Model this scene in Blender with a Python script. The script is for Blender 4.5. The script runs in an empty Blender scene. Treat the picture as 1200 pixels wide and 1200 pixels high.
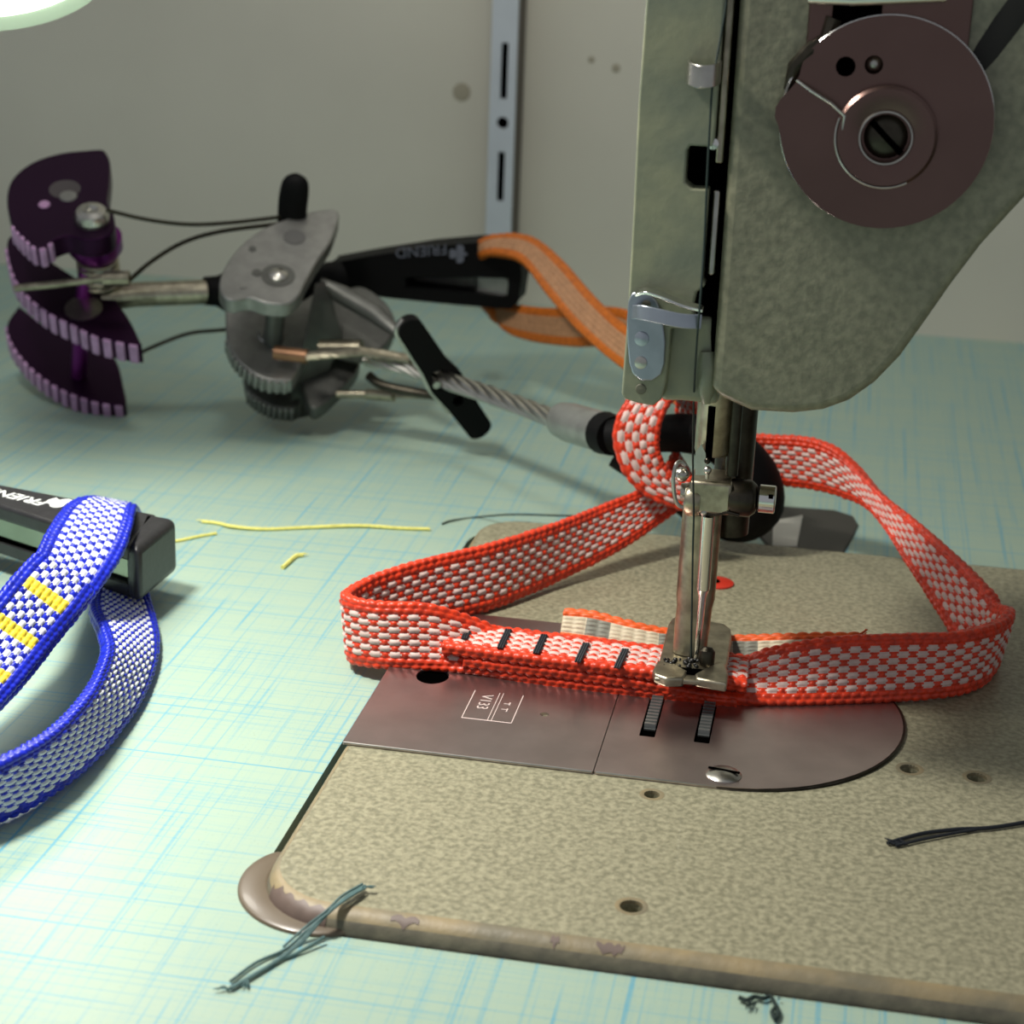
import bpy, math, random
import numpy as np
from mathutils import Vector as V, Matrix
from mathutils.geometry import delaunay_2d_cdt
random.seed(7)
S = 0.001                      # everything below is measured in millimetres
sc = bpy.context.scene
COL = sc.collection

# ------------------------------------------------------------------ camera
F = 2202.0
PITCH, YAW, ROLL = math.radians(19.504), math.radians(10.066), math.radians(2.118)
CP = np.array([35.03, -285.96, 148.94])
fw = np.array([-math.sin(YAW)*math.cos(PITCH), math.cos(YAW)*math.cos(PITCH), -math.sin(PITCH)])
rt = np.array([math.cos(YAW), math.sin(YAW), 0.0])
up = np.cross(rt, fw)
c_, s_ = math.cos(ROLL), math.sin(ROLL)
RT, UP = c_*rt + s_*up, -s_*rt + c_*up
cd = bpy.data.cameras.new('camera'); cam = bpy.data.objects.new('camera', cd); COL.objects.link(cam)
cam.matrix_world = Matrix(((RT[0], UP[0], -fw[0], CP[0]*S), (RT[1], UP[1], -fw[1], CP[1]*S),
                           (RT[2], UP[2], -fw[2], CP[2]*S), (0, 0, 0, 1)))
cd.sensor_width = 36; cd.lens = 36*F/1200; cd.clip_start = 0.01; cd.clip_end = 20
cd.dof.use_dof = True; cd.dof.focus_distance = 0.335; cd.dof.aperture_fstop = 30
sc.camera = cam

# ------------------------------------------------------------------ light
w = bpy.data.worlds.new('room_light'); sc.world = w; w.use_nodes = True
w.node_tree.nodes['Background'].inputs[0].default_value = (0.90, 0.93, 1.0, 1)
w.node_tree.nodes['Background'].inputs[1].default_value = 0.285
LAMP_C = np.array([-146.5, 88.0, 124.3]); LAMP_N = np.array([0.27, -0.50, -0.78]); LAMP_N /= np.linalg.norm(LAMP_N)
def disk_light(name, pos, aim, size, energy, spread):
    ld = bpy.data.lights.new(name, 'AREA'); ld.shape = 'DISK'; ld.size = size*S; ld.energy = energy
    ld.color = (1.0, 0.955, 0.87); ld.spread = math.radians(spread)
    lo = bpy.data.objects.new(name, ld); COL.objects.link(lo); lo.location = V(pos)*S
    lo.rotation_euler = V(aim).to_track_quat('-Z', 'Y').to_euler()
disk_light('work_lamp_light', LAMP_C+LAMP_N*3.0, LAMP_N, 40, 0.05, 150)     # the lamp head in the corner of the photograph
MAIN = np.array([-150.0, -12.0, 268.0])                                          # added unseen main light above it, evens the table's brightness
disk_light('main_fill_light', MAIN, np.array([-85.0, -22.0, 0.0])-MAIN, 46, 0.57, 112)
WALL_FILL = np.array([-60.0, 90.0, 620.0])                                           # added light with no real source, brightens the wall
disk_light('wall_fill_light', WALL_FILL, np.array([-40.0, 353.0, 190.0])-WALL_FILL, 120, 0.20, 75)
sc.view_settings.view_transform = 'Standard'; sc.view_settings.look = 'None'
sc.view_settings.exposure = 0.0; sc.view_settings.gamma = 1.0; sc.view_settings.use_curve_mapping = False
sc.cycles.max_bounces = 6; sc.cycles.caustics_reflective = False; sc.cycles.caustics_refractive = False

# ------------------------------------------------------------------ helpers
def ray(u, v):
    return RT*((u-600)/F) - UP*((v-600)/F) + fw
def oz(u, v, z):
    d = ray(u, v); return CP + d*((z-CP[2])/d[2])
def oy(u, v, y):
    d = ray(u, v); return CP + d*((y-CP[1])/d[1])
def opl(u, v, p, n):
    d = ray(u, v); n = np.asarray(n, float); return CP + d*(np.dot(np.asarray(p)-CP, n)/np.dot(d, n))
def nrm(a):
    a = np.asarray(a, float); return a/max(np.linalg.norm(a), 1e-9)

MATS = {}
def lin(c):
    return tuple(((x/255)/12.92 if x/255 < .04045 else ((x/255+.055)/1.055)**2.4) for x in c)
def mat(name, rgb, rough=.5, metal=0.0, var=0.0, vscale=500, bump=0.0, bscale=800, coat=0.0, rgb2=None, spec=.5, sheen=0.0):
    if name in MATS: return MATS[name]
    m = bpy.data.materials.new(name); m.use_nodes = True; nt = m.node_tree; b = nt.nodes['Principled BSDF']
    base = (*lin(rgb), 1)
    b.inputs['Base Color'].default_value = base; b.inputs['Roughness'].default_value = rough
    b.inputs['Metallic'].default_value = metal; b.inputs['Coat Weight'].default_value = coat
    b.inputs['Specular IOR Level'].default_value = spec
    b.inputs['Sheen Weight'].default_value = sheen
    tc = nt.nodes.new('ShaderNodeTexCoord')
    if var or rgb2:
        n = nt.nodes.new('ShaderNodeTexNoise'); n.inputs['Scale'].default_value = vscale; n.inputs['Detail'].default_value = 5
        nt.links.new(tc.outputs['Object'], n.inputs['Vector'])
        r = nt.nodes.new('ShaderNodeValToRGB')
        if rgb2: c2 = lin(rgb2); c1 = lin(rgb)
        else: c1 = [x*(1-var) for x in lin(rgb)]; c2 = [min(1, x*(1+var)) for x in lin(rgb)]
        r.color_ramp.elements[0].color = (*c1, 1); r.color_ramp.elements[1].color = (*c2, 1)
        r.color_ramp.elements[0].position = .35; r.color_ramp.elements[1].position = .65
        nt.links.new(n.outputs['Fac'], r.inputs['Fac']); nt.links.new(r.outputs['Color'], b.inputs['Base Color'])
    if bump:
        n2 = nt.nodes.new('ShaderNodeTexNoise'); n2.inputs['Scale'].default_value = bscale; n2.inputs['Detail'].default_value = 3
        nt.links.new(tc.outputs['Object'], n2.inputs['Vector'])
        bp = nt.nodes.new('ShaderNodeBump'); bp.inputs['Strength'].default_value = bump; bp.inputs['Distance'].default_value = .0005
        nt.links.new(n2.outputs['Fac'], bp.inputs['Height']); nt.links.new(bp.outputs['Normal'], b.inputs['Normal'])
    MATS[name] = m; return m

class MB:
    """collects shapes (in mm, world) into one mesh"""
    def __init__(s): s.v = []; s.f = []; s.mi = []; s.m = 0
    def add(s, vs, fs):
        o = len(s.v); s.v += [tuple(map(float, p)) for p in vs]
        s.f += [tuple(i+o for i in f) for f in fs]; s.mi += [s.m]*len(fs); return s
    def box(s, lo, hi):
        x0, y0, z0 = lo; x1, y1, z1 = hi
        return s.add([(x0,y0,z0),(x1,y0,z0),(x1,y1,z0),(x0,y1,z0),(x0,y0,z1),(x1,y0,z1),(x1,y1,z1),(x0,y1,z1)],
                     [(3,2,1,0),(4,5,6,7),(0,1,5,4),(1,2,6,5),(2,3,7,6),(3,0,4,7)])
    def obox(s, c, ax, ay, az):
        c, ax, ay, az = map(np.asarray, (c, ax, ay, az))
        vs = [c+i*ax+j*ay+k*az for k in (-1,1) for i, j in ((-1,-1),(1,-1),(1,1),(-1,1))]
        return s.add(vs, [(3,2,1,0),(4,5,6,7),(0,1,5,4),(1,2,6,5),(2,3,7,6),(3,0,4,7)])
    def prism(s, pts, ext):
        pts = [np.asarray(p, float) for p in pts]; n = len(pts); ext = np.asarray(ext, float)
        nn = sum(np.cross(pts[i]-pts[0], pts[(i+1) % n]-pts[0]) for i in range(n))
        if np.dot(nn, ext) > 0: pts = pts[::-1]
        return s.add(pts + [p+ext for p in pts], [tuple(range(n)), tuple(range(2*n-1, n-1, -1))] +
                     [((i+1) % n, i, i+n, (i+1) % n+n) for i in range(n)])
    def tube(s, pts, r, n=10, closed=False, cap=True, flat=1.0, upv=None):
        pts = [np.asarray(p, float) for p in pts]; N = len(pts)
        rr = r if hasattr(r, '__len__') else [r]*N
        T = [nrm(pts[(i+1) % N]-pts[i-1]) if closed else nrm(pts[min(i+1, N-1)]-pts[max(i-1, 0)]) for i in range(N)]
        u = np.asarray(upv if upv is not None else ((0,0,1) if abs(T[0][2]) < .9 else (1,0,0)), float)
        vs = []
        for i in range(N):
            u = nrm(u-np.dot(u, T[i])*T[i]); b = np.cross(T[i], u)
            for k in range(n):
                a = 2*math.pi*k/n; vs.append(pts[i]+rr[i]*(math.cos(a)*b+flat*math.sin(a)*u))
        fs = []
        for i in range(N if closed else N-1):
            j = (i+1) % N
            for k in range(n):
                fs.append((i*n+k, i*n+(k+1) % n, j*n+(k+1) % n, j*n+k))
        if cap and not closed: fs += [tuple(range(n-1, -1, -1)), tuple(range((N-1)*n, N*n))]
        return s.add(vs, fs)
    def lathe(s, prof, o, ax, n=24, cap=True):
        """prof: (radius, height along axis)"""
        o = np.asarray(o, float); ax = nrm(ax); u = nrm(np.cross(ax, (0,0,1) if abs(ax[2]) < .9 else (1,0,0))); b = np.cross(ax, u)
        vs = [o+ax*h+max(r, 1e-4)*(math.cos(2*math.pi*k/n)*u+math.sin(2*math.pi*k/n)*b) for r, h in prof for k in range(n)]
        fs = [(i*n+k, i*n+(k+1) % n, (i+1)*n+(k+1) % n, (i+1)*n+k) for i in range(len(prof)-1) for k in range(n)]
        if cap and prof[0][0] > 0: fs.append(tuple(range(n-1, -1, -1)))
        if cap and prof[-1][0] > 0: fs.append(tuple(range((len(prof)-1)*n, len(prof)*n)))
        return s.add(vs, fs)
    def ball(s, o, r, n=12):
        return s.lathe([(r*math.sin(math.pi*i/8), -r*math.cos(math.pi*i/8)) for i in range(9)], o, (0,0,1), n)
    def plate(s, outer, holes, z0, z1, top_only_holes=False):
        """flat plate in XY with real holes"""
        co = []; ed = []
        for loop in [outer]+holes:
            o = len(co); n = len(loop); co += [V((p[0], p[1])) for p in loop]; ed += [(o+i, o+(i+1) % n) for i in range(n)]
        vs, es, fs, *_ = delaunay_2d_cdt(co, ed, [], 0, 1e-5)
        def inside(p, L):
            c = False; n = len(L); j = n-1
            for i in range(n):
                if (L[i][1] > p[1]) != (L[j][1] > p[1]) and p[0] < (L[j][0]-L[i][0])*(p[1]-L[i][1])/(L[j][1]-L[i][1])+L[i][0]: c = not c
                j = i
            return c
        keep = []
        for f in fs:
            c = (sum(vs[i][0] for i in f)/3, sum(vs[i][1] for i in f)/3)
            if inside(c, outer) and not any(inside(c, h) for h in holes):
                a, b, d = [vs[i] for i in f]
                if (b[0]-a[0])*(d[1]-a[1])-(b[1]-a[1])*(d[0]-a[0]) < 0: f = f[::-1]
                keep.append(tuple(f))
        N = len(vs)
        s.add([(p[0], p[1], z1) for p in vs]+[(p[0], p[1], z0) for p in vs], keep+[tuple(i+N for i in f[::-1]) for f in keep])
        for li, loop in enumerate([outer]+holes):
            n = len(loop); ar = sum(loop[i][0]*loop[(i+1) % n][1]-loop[(i+1) % n][0]*loop[i][1] for i in range(n))
            L = loop if (ar > 0) == (li == 0) else loop[::-1]
            s.add([(p[0], p[1], z0) for p in L]+[(p[0], p[1], z1) for p in L], [(i, (i+1) % n, (i+1) % n+n, i+n) for i in range(n)])
        return s
    def build(s, name, mats, parent=None, bevel=0, seg=2, smooth=True, angle=40, label=None, kind=None):
        me = bpy.data.meshes.new(name)
        off = np.array(parent['_o']) if parent is not None and '_o' in parent else np.zeros(3)
        if parent is None and s.v:      # a thing of one mesh: its origin sits at its base
            a = np.array(s.v); off = np.array([(a[:,0].min()+a[:,0].max())/2, (a[:,1].min()+a[:,1].max())/2, a[:,2].min()])
        me.from_pydata(((np.array(s.v)-off)*S).tolist(), [], s.f)
        mats = mats if isinstance(mats, (list, tuple)) else [mats]
        for m in mats: me.materials.append(m)
        if len(mats) > 1: me.polygons.foreach_set('material_index', s.mi)
        o = bpy.data.objects.new(name, me); COL.objects.link(o)
        if smooth:
            me.polygons.foreach_set('use_smooth', [True]*len(me.polygons)); me.set_sharp_from_angle(angle=math.radians(angle))
        if parent is not None:
            o.parent = parent; o['_o'] = list(off)
        else: o.location = V(off)*S; o['_o'] = list(off)
        if bevel:
            b = o.modifiers.new('bevel', 'BEVEL'); b.width = bevel*S; b.segments = seg; b.limit_method = 'ANGLE'; b.angle_limit = math.radians(35)
            b.harden_normals = False
        if label: o['label'] = label
        if kind: o['kind'] = kind
        return o
def thing(name, loc, label, cat, group=None):
    o = bpy.data.objects.new(name, None); COL.objects.link(o); o.location = V(loc)*S; o.empty_display_size = .01
    o['_o'] = [float(x) for x in loc]; o['label'] = label; o['category'] = cat
    if group: o['group'] = group
    return o
def tag(o, label, cat, group=None):
    o['label'] = label; o['category'] = cat
    if group: o['group'] = group
    return o
def circ(cx, cy, r, n=20, ry=None):
    return [(cx+r*math.cos(2*math.pi*i/n), cy+(ry or r)*math.sin(2*math.pi*i/n)) for i in range(n)]
def catmull(P, k):
    P = [np.asarray(p, float) for p in P]; Q = [2*P[0]-P[1]]+P+[2*P[-1]-P[-2]]; out = []
    for i in range(1, len(Q)-2):
        for j in range(k):
            t = j/k; a, b, c, d = Q[i-1:i+3]
            out.append(.5*(2*b+(c-a)*t+(2*a-5*b+4*c-d)*t*t+(3*b-a-3*c+d)*t**3))
    return out+[P[-1]]
def text_mesh(txt, size, o, ax, ay, az, depth=.12, bold=0.0, shear=0.0):
    """flat lettering as thin geometry; returns (verts, faces) laid along ax, ay"""
    cu = bpy.data.curves.new('t', 'FONT'); cu.body = txt; cu.size = size; cu.extrude = depth/2; cu.offset = bold; cu.shear = shear; cu.resolution_u = 3
    ob = bpy.data.objects.new('t', cu); COL.objects.link(ob)
    dg = bpy.context.evaluated_depsgraph_get(); me = ob.evaluated_get(dg).to_mesh()
    o, ax, ay, az = map(np.asarray, (o, ax, ay, az))
    vs = [o+ax*v.co.x+ay*v.co.y+az*(v.co.z+depth/2) for v in me.vertices]; fs = [tuple(p.vertices) for p in me.polygons]
    ob.evaluated_get(dg).to_mesh_clear(); bpy.data.objects.remove(ob); bpy.data.curves.remove(cu)
    return vs, fs

# ------------------------------------------------------------------ woven webbing
def webbing(name, pairs, mats, parent, thick=1.9, cell=1.85, row=1.32, pattern='checker', sub=6, amp=.42, fold=None, seedv=0, edge_rows=1, closed=False):
    """pairs: (lower edge point, upper edge point) along the strap. Every stitch is a raised bead."""
    A = catmull([p[0] for p in pairs], 24); B = catmull([p[1] for p in pairs], 24)
    A = np.array(A); B = np.array(B); Cc = (A+B)/2
    seg = np.linalg.norm(np.diff(Cc, axis=0), axis=1); L = np.concatenate([[0], np.cumsum(seg)]); tot = L[-1]
    ncell = max(2, int(tot/cell)); step = tot/(ncell*sub); s = np.arange(ncell*sub+1)*step
    C2 = np.stack([np.interp(s, L, Cc[:, i]) for i in range(3)], 1); D2 = np.stack([np.interp(s, L, (B-A)[:, i]) for i in range(3)], 1)
    k = 9; ker = np.ones(k)/k
    def sm(a):
        p = np.pad(a, ((k//2, k//2), (0, 0)), mode='edge'); return np.stack([np.convolve(p[:, i], ker, 'valid') for i in range(3)], 1)
    C2[k:-k] = sm(C2)[k:-k]
    T = np.gradient(C2, axis=0); T /= np.linalg.norm(T, axis=1)[:, None]
    wid = np.linalg.norm(D2, axis=1); W = D2/wid[:, None]
    N = np.cross(T, W); N /= np.linalg.norm(N, axis=1)[:, None]
    W0 = float(np.median(wid)); nf = max(4, int(round((W0-.6)/row))); rows = []
    # perimeter rows: nf on the front, 2 on the edge, nf on the back, 2 on the edge
    ne = 2; per = []
    kinds = ['f']*nf+['e']*ne+['b']*nf+['e']*ne; tot_rows = len(kinds); M = tot_rows*sub
    hw = .5; ht = thick/2
    def pos(t):    # t in rows -> (across in -0.5..0.5, out in -ht..ht, nx, ny)
        t = t % tot_rows
        if t <= nf: return (-.5+t/nf, ht, 0, 1)
        t -= nf
        if t <= ne: a = math.pi/2-math.pi*t/ne; return (.5, ht*math.sin(a), math.cos(a), math.sin(a))
        t -= ne
        if t <= nf: return (.5-t/nf, -ht, 0, -1)
        t -= nf; a = -math.pi/2-math.pi*t/ne; return (-.5, ht*math.sin(a), math.cos(a), math.sin(a))
    rng = np.random.RandomState(seedv+11); K = len(s); J = np.arange(K)
    verts = np.zeros((K, M, 3)); ws = wid-thick
    jit = rng.uniform(.75, 1.2, (tot_rows, ncell+2))
    for q in range(M):
        a, o, nx, ny = pos(q/sub); r = q//sub; fr = (q % sub)/sub
        edge = kinds[r] == 'e' or (kinds[r] in 'fb' and (r % (nf+ne) < edge_rows or r % (nf+ne) >= nf-edge_rows))
        off = sub//2 if (edge and r % 2) else 0
        cidx = np.minimum((J+off)//sub, ncell+1); fc = ((J+off) % sub)/sub
        if pattern in ('checker', 'stitched') and not edge:     # long pale bead, short coloured bead
            ph = (J+(r % (nf+ne))*sub) % (2*sub); lw = (4*sub)//3; ph = (ph+lw//8) % (2*sub)
            fc = np.where(ph < lw, ph/lw, (ph-lw)/(2*sub-lw))
        h = amp*(np.sin(math.pi*fr)**.6 if fr > 0 else 0)*np.where(fc > 0, np.sin(math.pi*fc)**.6, .15)*jit[r][cidx]
        d = o+ny*h; e = ws*a+nx*ht*np.ones(K)+nx*h
        verts[:, q] = C2+W*e[:, None]+N*d[:, None]
    idx = np.arange(K*M).reshape(K, M); a = idx[:-1]; b = idx[1:]
    quads = np.stack([a, np.roll(a, -1, 1), np.roll(b, -1, 1), b], -1).reshape(-1, 4)
    mi = np.zeros((K-1, M), int)
    for q in range(M):
        r = q//sub; kd = kinds[r]; rr = r % (nf+ne)
        edge = kd == 'e' or rr < edge_rows or rr >= nf-edge_rows
        if edge:
            mi[:, q] = 0; continue
        cc = np.arange(K-1)//sub; fx = ((np.arange(K-1) % sub)+.5)/sub; fy = ((q % sub)+.5)/sub
        ph = (np.arange(K-1)+rr*sub) % (2*sub); lw = (4*sub)//3; ph = (ph+lw//8) % (2*sub)+.5
        ins = 0 if abs(fy-.5) < .25 else 1
        pale = ((ph > ins) & (ph < lw-ins)).astype(int)
        if pattern == 'checker': mi[:, q] = pale
        elif pattern == 'blocks': mi[:, q] = 1+((cc//2+(rr % 2)*0) % 3 == 1)
        elif pattern == 'stitched':
            base = pale; mi[:, q] = np.where((cc % 7 < 2) & (rr < nf-1), 2, base)
        elif pattern == 'plain': mi[:, q] = 1
    off = np.array(parent['_o'])
    me = bpy.data.meshes.new(name); nv = K*M; nq = len(quads)
    v = (verts.reshape(-1, 3)-off)*S
    caps = [tuple(idx[0][::-1]), tuple(idx[-1])]
    me.from_pydata(v.tolist(), [], [tuple(x) for x in quads.tolist()]+[tuple(int(i) for i in c) for c in caps])
    for m in mats: me.materials.append(m)
    me.polygons.foreach_set('material_index', np.concatenate([mi.reshape(-1), [0, 0]]).astype(np.int32))
    me.polygons.foreach_set('use_smooth', [True]*len(me.polygons))
    o = bpy.data.objects.new(name, me); COL.objects.link(o); o.parent = parent; o['_o'] = list(off)
    return o

# ------------------------------------------------------------------ materials
paint = mat('hammered_paint', (122, 120, 98), .42, 0, vscale=950, rgb2=(160, 156, 130), bump=.35, bscale=1100, coat=.12)
head_paint = mat('green_grey_paint', (120, 120, 99), .42, 0, vscale=650, rgb2=(143, 142, 118), bump=.25, bscale=750, coat=.2)
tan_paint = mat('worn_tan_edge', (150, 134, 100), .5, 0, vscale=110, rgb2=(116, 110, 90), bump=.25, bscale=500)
face_paint = mat('face_plate_paint', (150, 152, 124), .4, 0, vscale=130, rgb2=(128, 134, 114), bump=.12, bscale=500, coat=.25)
steel = mat('steel', (190, 188, 180), .28, 1, var=.12, vscale=300)
old_steel = mat('worn_steel', (165, 158, 138), .34, 1, var=.25, vscale=350, bump=.1, bscale=900)
plate_steel = mat('plate_steel', (186, 172, 170), .33, 1, var=.08, vscale=120, bump=.03, bscale=1500)
bright = mat('bright_steel', (225, 225, 220), .16, 1)
dial_steel = mat('dial_steel', (112, 90, 84), .3, 1, var=.05, vscale=80)  # brown reflection of the surroundings put into the base colour
dark_steel = mat('dark_steel', (70, 66, 58), .35, 1, var=.2, vscale=400)
black = mat('black_hollow', (2, 2, 2), 1.0, spec=0)
blk_plastic = mat('black_plastic', (38, 38, 40), .38, 0, var=.15, vscale=300, bump=.1, bscale=900)
rubber = mat('black_rubber', (6, 6, 7), .62, spec=.15)
zinc = mat('zinc_plate', (172, 180, 190), .32, .9, var=.08, vscale=200)
brown_rub = mat('brown_cushion', (100, 88, 72), .36, 0, var=.06, vscale=100, coat=.1)
white_print = mat('white_print', (235, 240, 238), .5)
purple = mat('purple_anodised', (124, 44, 128), .3, .85, var=.1, vscale=100)
purple_dark = mat('purple_face', (46, 14, 48), .38, .8)
purple_edge = mat('purple_lit_edge', (200, 156, 200), .42, .3, var=.15, vscale=300)  # brightness of the lit rims put into a paler purple
alu = mat('grey_aluminium', (150, 150, 146), .38, .75, var=.1, vscale=300)
alu_dark = mat('dark_aluminium', (100, 101, 97), .42, .7, var=.1, vscale=300)
red = mat('red_yarn', (216, 56, 18), .4, 0, var=.25, vscale=700, sheen=.1)
wht = mat('white_yarn', (216, 190, 182), .5, 0, var=.08, vscale=700, sheen=.3)
blu = mat('blue_yarn', (14, 34, 176), .38, 0, var=.3, vscale=700)
wht2 = mat('pale_yarn', (212, 216, 224), .5, 0, var=.06, vscale=700, sheen=.3)
yel = mat('yellow_yarn', (240, 214, 60), .55, 0, var=.1, vscale=700)
org = mat('orange_yarn', (186, 98, 20), .55, 0, var=.15, vscale=700)
tanw = mat('tan_yarn', (172, 128, 92), .6, 0, var=.12, vscale=700)
gryw = mat('grey_yarn', (124, 124, 112), .6, 0, var=.15, vscale=700)
cream = mat('cream_yarn', (200, 188, 162), .6, 0, var=.1, vscale=700)
ora_e = mat('orange_red_yarn', (226, 92, 30), .5, 0, var=.2, vscale=700)
navy = mat('dark_thread', (20, 26, 34), .6, 0)
teal = mat('teal_thread', (78, 108, 108), .7, 0, var=.15, vscale=900)
dgreen = mat('green_black_thread', (28, 46, 42), .7, 0)
pale_y = mat('pale_yellow_thread', (222, 216, 120), .7, 0, var=.1, vscale=900)
red_cap = mat('red_cap', (196, 52, 34), .4, 0)

def laminate():
    m = bpy.data.materials.new('mint_laminate'); m.use_nodes = True; nt = m.node_tree; b = nt.nodes['Principled BSDF']; L = nt.links
    tc = nt.nodes.new('ShaderNodeTexCoord')
    def noise(sx, sy, scale=1.0, det=2):
        mp = nt.nodes.new('ShaderNodeMapping'); mp.inputs['Scale'].default_value = (sx, sy, 1)
        L.new(tc.outputs['Object'], mp.inputs['Vector']); n = nt.nodes.new('ShaderNodeTexNoise')
        n.inputs['Scale'].default_value = scale; n.inputs['Detail'].default_value = det; L.new(mp.outputs['Vector'], n.inputs['Vector']); return n.outputs['Fac']
    def ramp(f, a, c):
        r = nt.nodes.new('ShaderNodeMapRange'); r.inputs[1].default_value = a; r.inputs[2].default_value = c; r.clamp = True; L.new(f, r.inputs[0]); return r.outputs[0]
    def op(k, x, y):
        n = nt.nodes.new('ShaderNodeMath'); n.operation = k; n.use_clamp = True
        for i, q in enumerate((x, y)):
            if isinstance(q, (int, float)): n.inputs[i].default_value = q
            else: L.new(q, n.inputs[i])
        return n.outputs[0]
    def lines(axis, per_m, wd, seed):
        # broken printed lines with irregular spacing (1D Voronoi across, noise mask along)
        mp = nt.nodes.new('ShaderNodeMapping'); mp.inputs['Location'].default_value = (seed, seed*.7, 0)
        L.new(tc.outputs['Object'], mp.inputs['Vector'])
        sp = nt.nodes.new('ShaderNodeSeparateXYZ'); L.new(mp.outputs['Vector'], sp.inputs[0])
        wob = noise(3, 3, 6, 1)
        co = sp.outputs[axis]
        ad = nt.nodes.new('ShaderNodeMath'); ad.operation = 'MULTIPLY_ADD'; L.new(wob, ad.inputs[0]); ad.inputs[1].default_value = .0012; L.new(co, ad.inputs[2])
        vo = nt.nodes.new('ShaderNodeTexVoronoi'); vo.voronoi_dimensions = '1D'; vo.feature = 'DISTANCE_TO_EDGE'; vo.inputs['Scale'].default_value = per_m
        L.new(ad.outputs[0], vo.inputs['W'])
        ln = ramp(vo.outputs['Distance'], wd, wd*.35)
        sc_ = (260, 16) if axis == 0 else (16, 260)
        msk = ramp(noise(*sc_, det=3), .44, .58)
        return op('MULTIPLY', ln, msk)
    l1 = lines(0, 225, .085, .31); l2 = lines(1, 240, .08, .77); l3 = lines(0, 420, .10, 2.1); l4 = lines(1, 470, .10, 1.3)
    s1 = op('MULTIPLY', ramp(noise(1500, 40, det=2), .55, .75), .25); s2 = op('MULTIPLY', ramp(noise(40, 1500, det=2), .55, .75), .25)
    t = op('ADD', op('MAXIMUM', op('MULTIPLY', l1, .62), op('MULTIPLY', l2, .56)), op('MULTIPLY', op('MAXIMUM', l3, l4), .5))
    t = op('ADD', t, op('ADD', s1, s2))
    mx = nt.nodes.new('ShaderNodeMix'); mx.data_type = 'RGBA'; L.new(t, mx.inputs[0])
    mx.inputs[6].default_value = (*lin((160, 182, 164)), 1); mx.inputs[7].default_value = (*lin((98, 162, 182)), 1)
    sp = ramp(noise(2600, 2600, det=1), .70, .74)
    mx2 = nt.nodes.new('ShaderNodeMix'); mx2.data_type = 'RGBA'; L.new(op('MULTIPLY', sp, .5), mx2.inputs[0]); L.new(mx.outputs[2], mx2.inputs[6]); mx2.inputs[7].default_value = (*lin((120, 132, 96)), 1)
    L.new(mx2.outputs[2], b.inputs['Base Color']); b.inputs['Roughness'].default_value = .42
    return m
lam = laminate()

# ------------------------------------------------------------------ room
TZ = -3.0
wall_m = mat('painted_wall', (226, 221, 206), .8, 0, var=.05, vscale=9, bump=.1, bscale=60)
nt = wall_m.node_tree; MATS['painted_wall'] = wall_m
o = MB().box((-900, 353, -700), (900, 373, 900)).build('wall_back', wall_m, smooth=False); o['kind'] = 'structure'
o = MB().box((-1500, -1500, -760), (1500, 373, -740)).build('floor', mat('floor_lino', (110, 100, 88), .6, 0, var=.1, vscale=8), smooth=False); o['kind'] = 'structure'
marks = MB()
for (u, v, r) in ((541, 108, 3.2), (538, 104, 1.6), (693, 70, 1.2), (722, 80, 1.5)):
    p = oy(u, v, 352.95); marks.lathe([(r, 0), (r*.8, .08), (0, .1)], p, (0, -1, 0), 12)
marks.build('wall_smudge', mat('smudge', (178, 170, 150), .9), bpy.data.objects['wall_back'])

rail = thing('shelf_upright', (-87, 350, TZ+10), 'white slotted metal shelf upright fixed to the grey wall', 'shelf upright')
x0 = oy(573, 140, 338)[0]; x1 = oy(603, 140, 338)[0]
zc = [oy(588, v, 338)[2] for v in (50, 116, 136, 152, 178, 236)]
cx = (x0+x1)/2+.3; hw_ = 1.15
def slot(za, zb): return [(cx-hw_, za), (cx+hw_, za), (cx+hw_, zb), (cx-hw_, zb)]
holes = [slot(zc[1], zc[0]), circ(cx, (zc[2]+zc[3])/2, 2.0, 16), slot(zc[5], zc[4])]
zz = zc[0]+16
holes += [slot(zz+22+22*i*1.9, zz+42+22*i*1.9) for i in range(6)]
m_ = MB().plate([(x0, 0), (x1, 0), (x1, 420), (x0, 420)], holes, 0, 1.2)
m_.v = [(a, 338+b*0+(1.2-c), b) for a, b, c in m_.v]
rail_m = mat('rail_enamel', (214, 220, 228), .45, 0, var=.04, vscale=60)
m_.build('slotted_face', rail_m, rail, smooth=False)
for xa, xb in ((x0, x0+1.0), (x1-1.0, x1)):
    MB().box((xa, 339.2, 0), (xb, 353, 420)).build('side_flange', mat('flange_shade', (92, 84, 76), .6), rail, smooth=False)  # dark colour stands in for shade on the white flanges
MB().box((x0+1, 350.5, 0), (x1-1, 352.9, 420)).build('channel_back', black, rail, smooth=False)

# ------------------------------------------------------------------ sewing table
BX0, BX1, BY0, BY1 = -44.5, 300.0, -54.0, 123.0
def rrect(x0, y0, x1, y1, r0, r1=None, n=8, rr=.5):
    """rounded rectangle, radius r0 front left, r1 back left"""
    r1 = r1 or r0; pts = []
    for (cx, cy, r, a0) in ((x1-rr, y1-rr, rr, 0), (x0+r1, y1-r1, r1, 90), (x0+r0, y0+r0, r0, 180), (x1-rr, y0+rr, rr, 270)):
        for i in range(n+1): a = math.radians(a0+90*i/n); pts.append((cx+r*math.cos(a), cy+r*math.sin(a)))
    return pts
table = thing('sewing_table', (0, 50, TZ-26), 'sewing table with mint green laminate top printed in blue crosshatch', 'table')
notch_c = (-33.5, -42.5)
hole = rrect(BX0-1.7, BY0-.4, BX1+1, BY1+.8, 14, 11)
MB().plate([(-620, -330), (420, -330), (420, 353), (-620, 353)], [hole], TZ-24, TZ).build('table_top', [lam], table, smooth=False)
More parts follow.
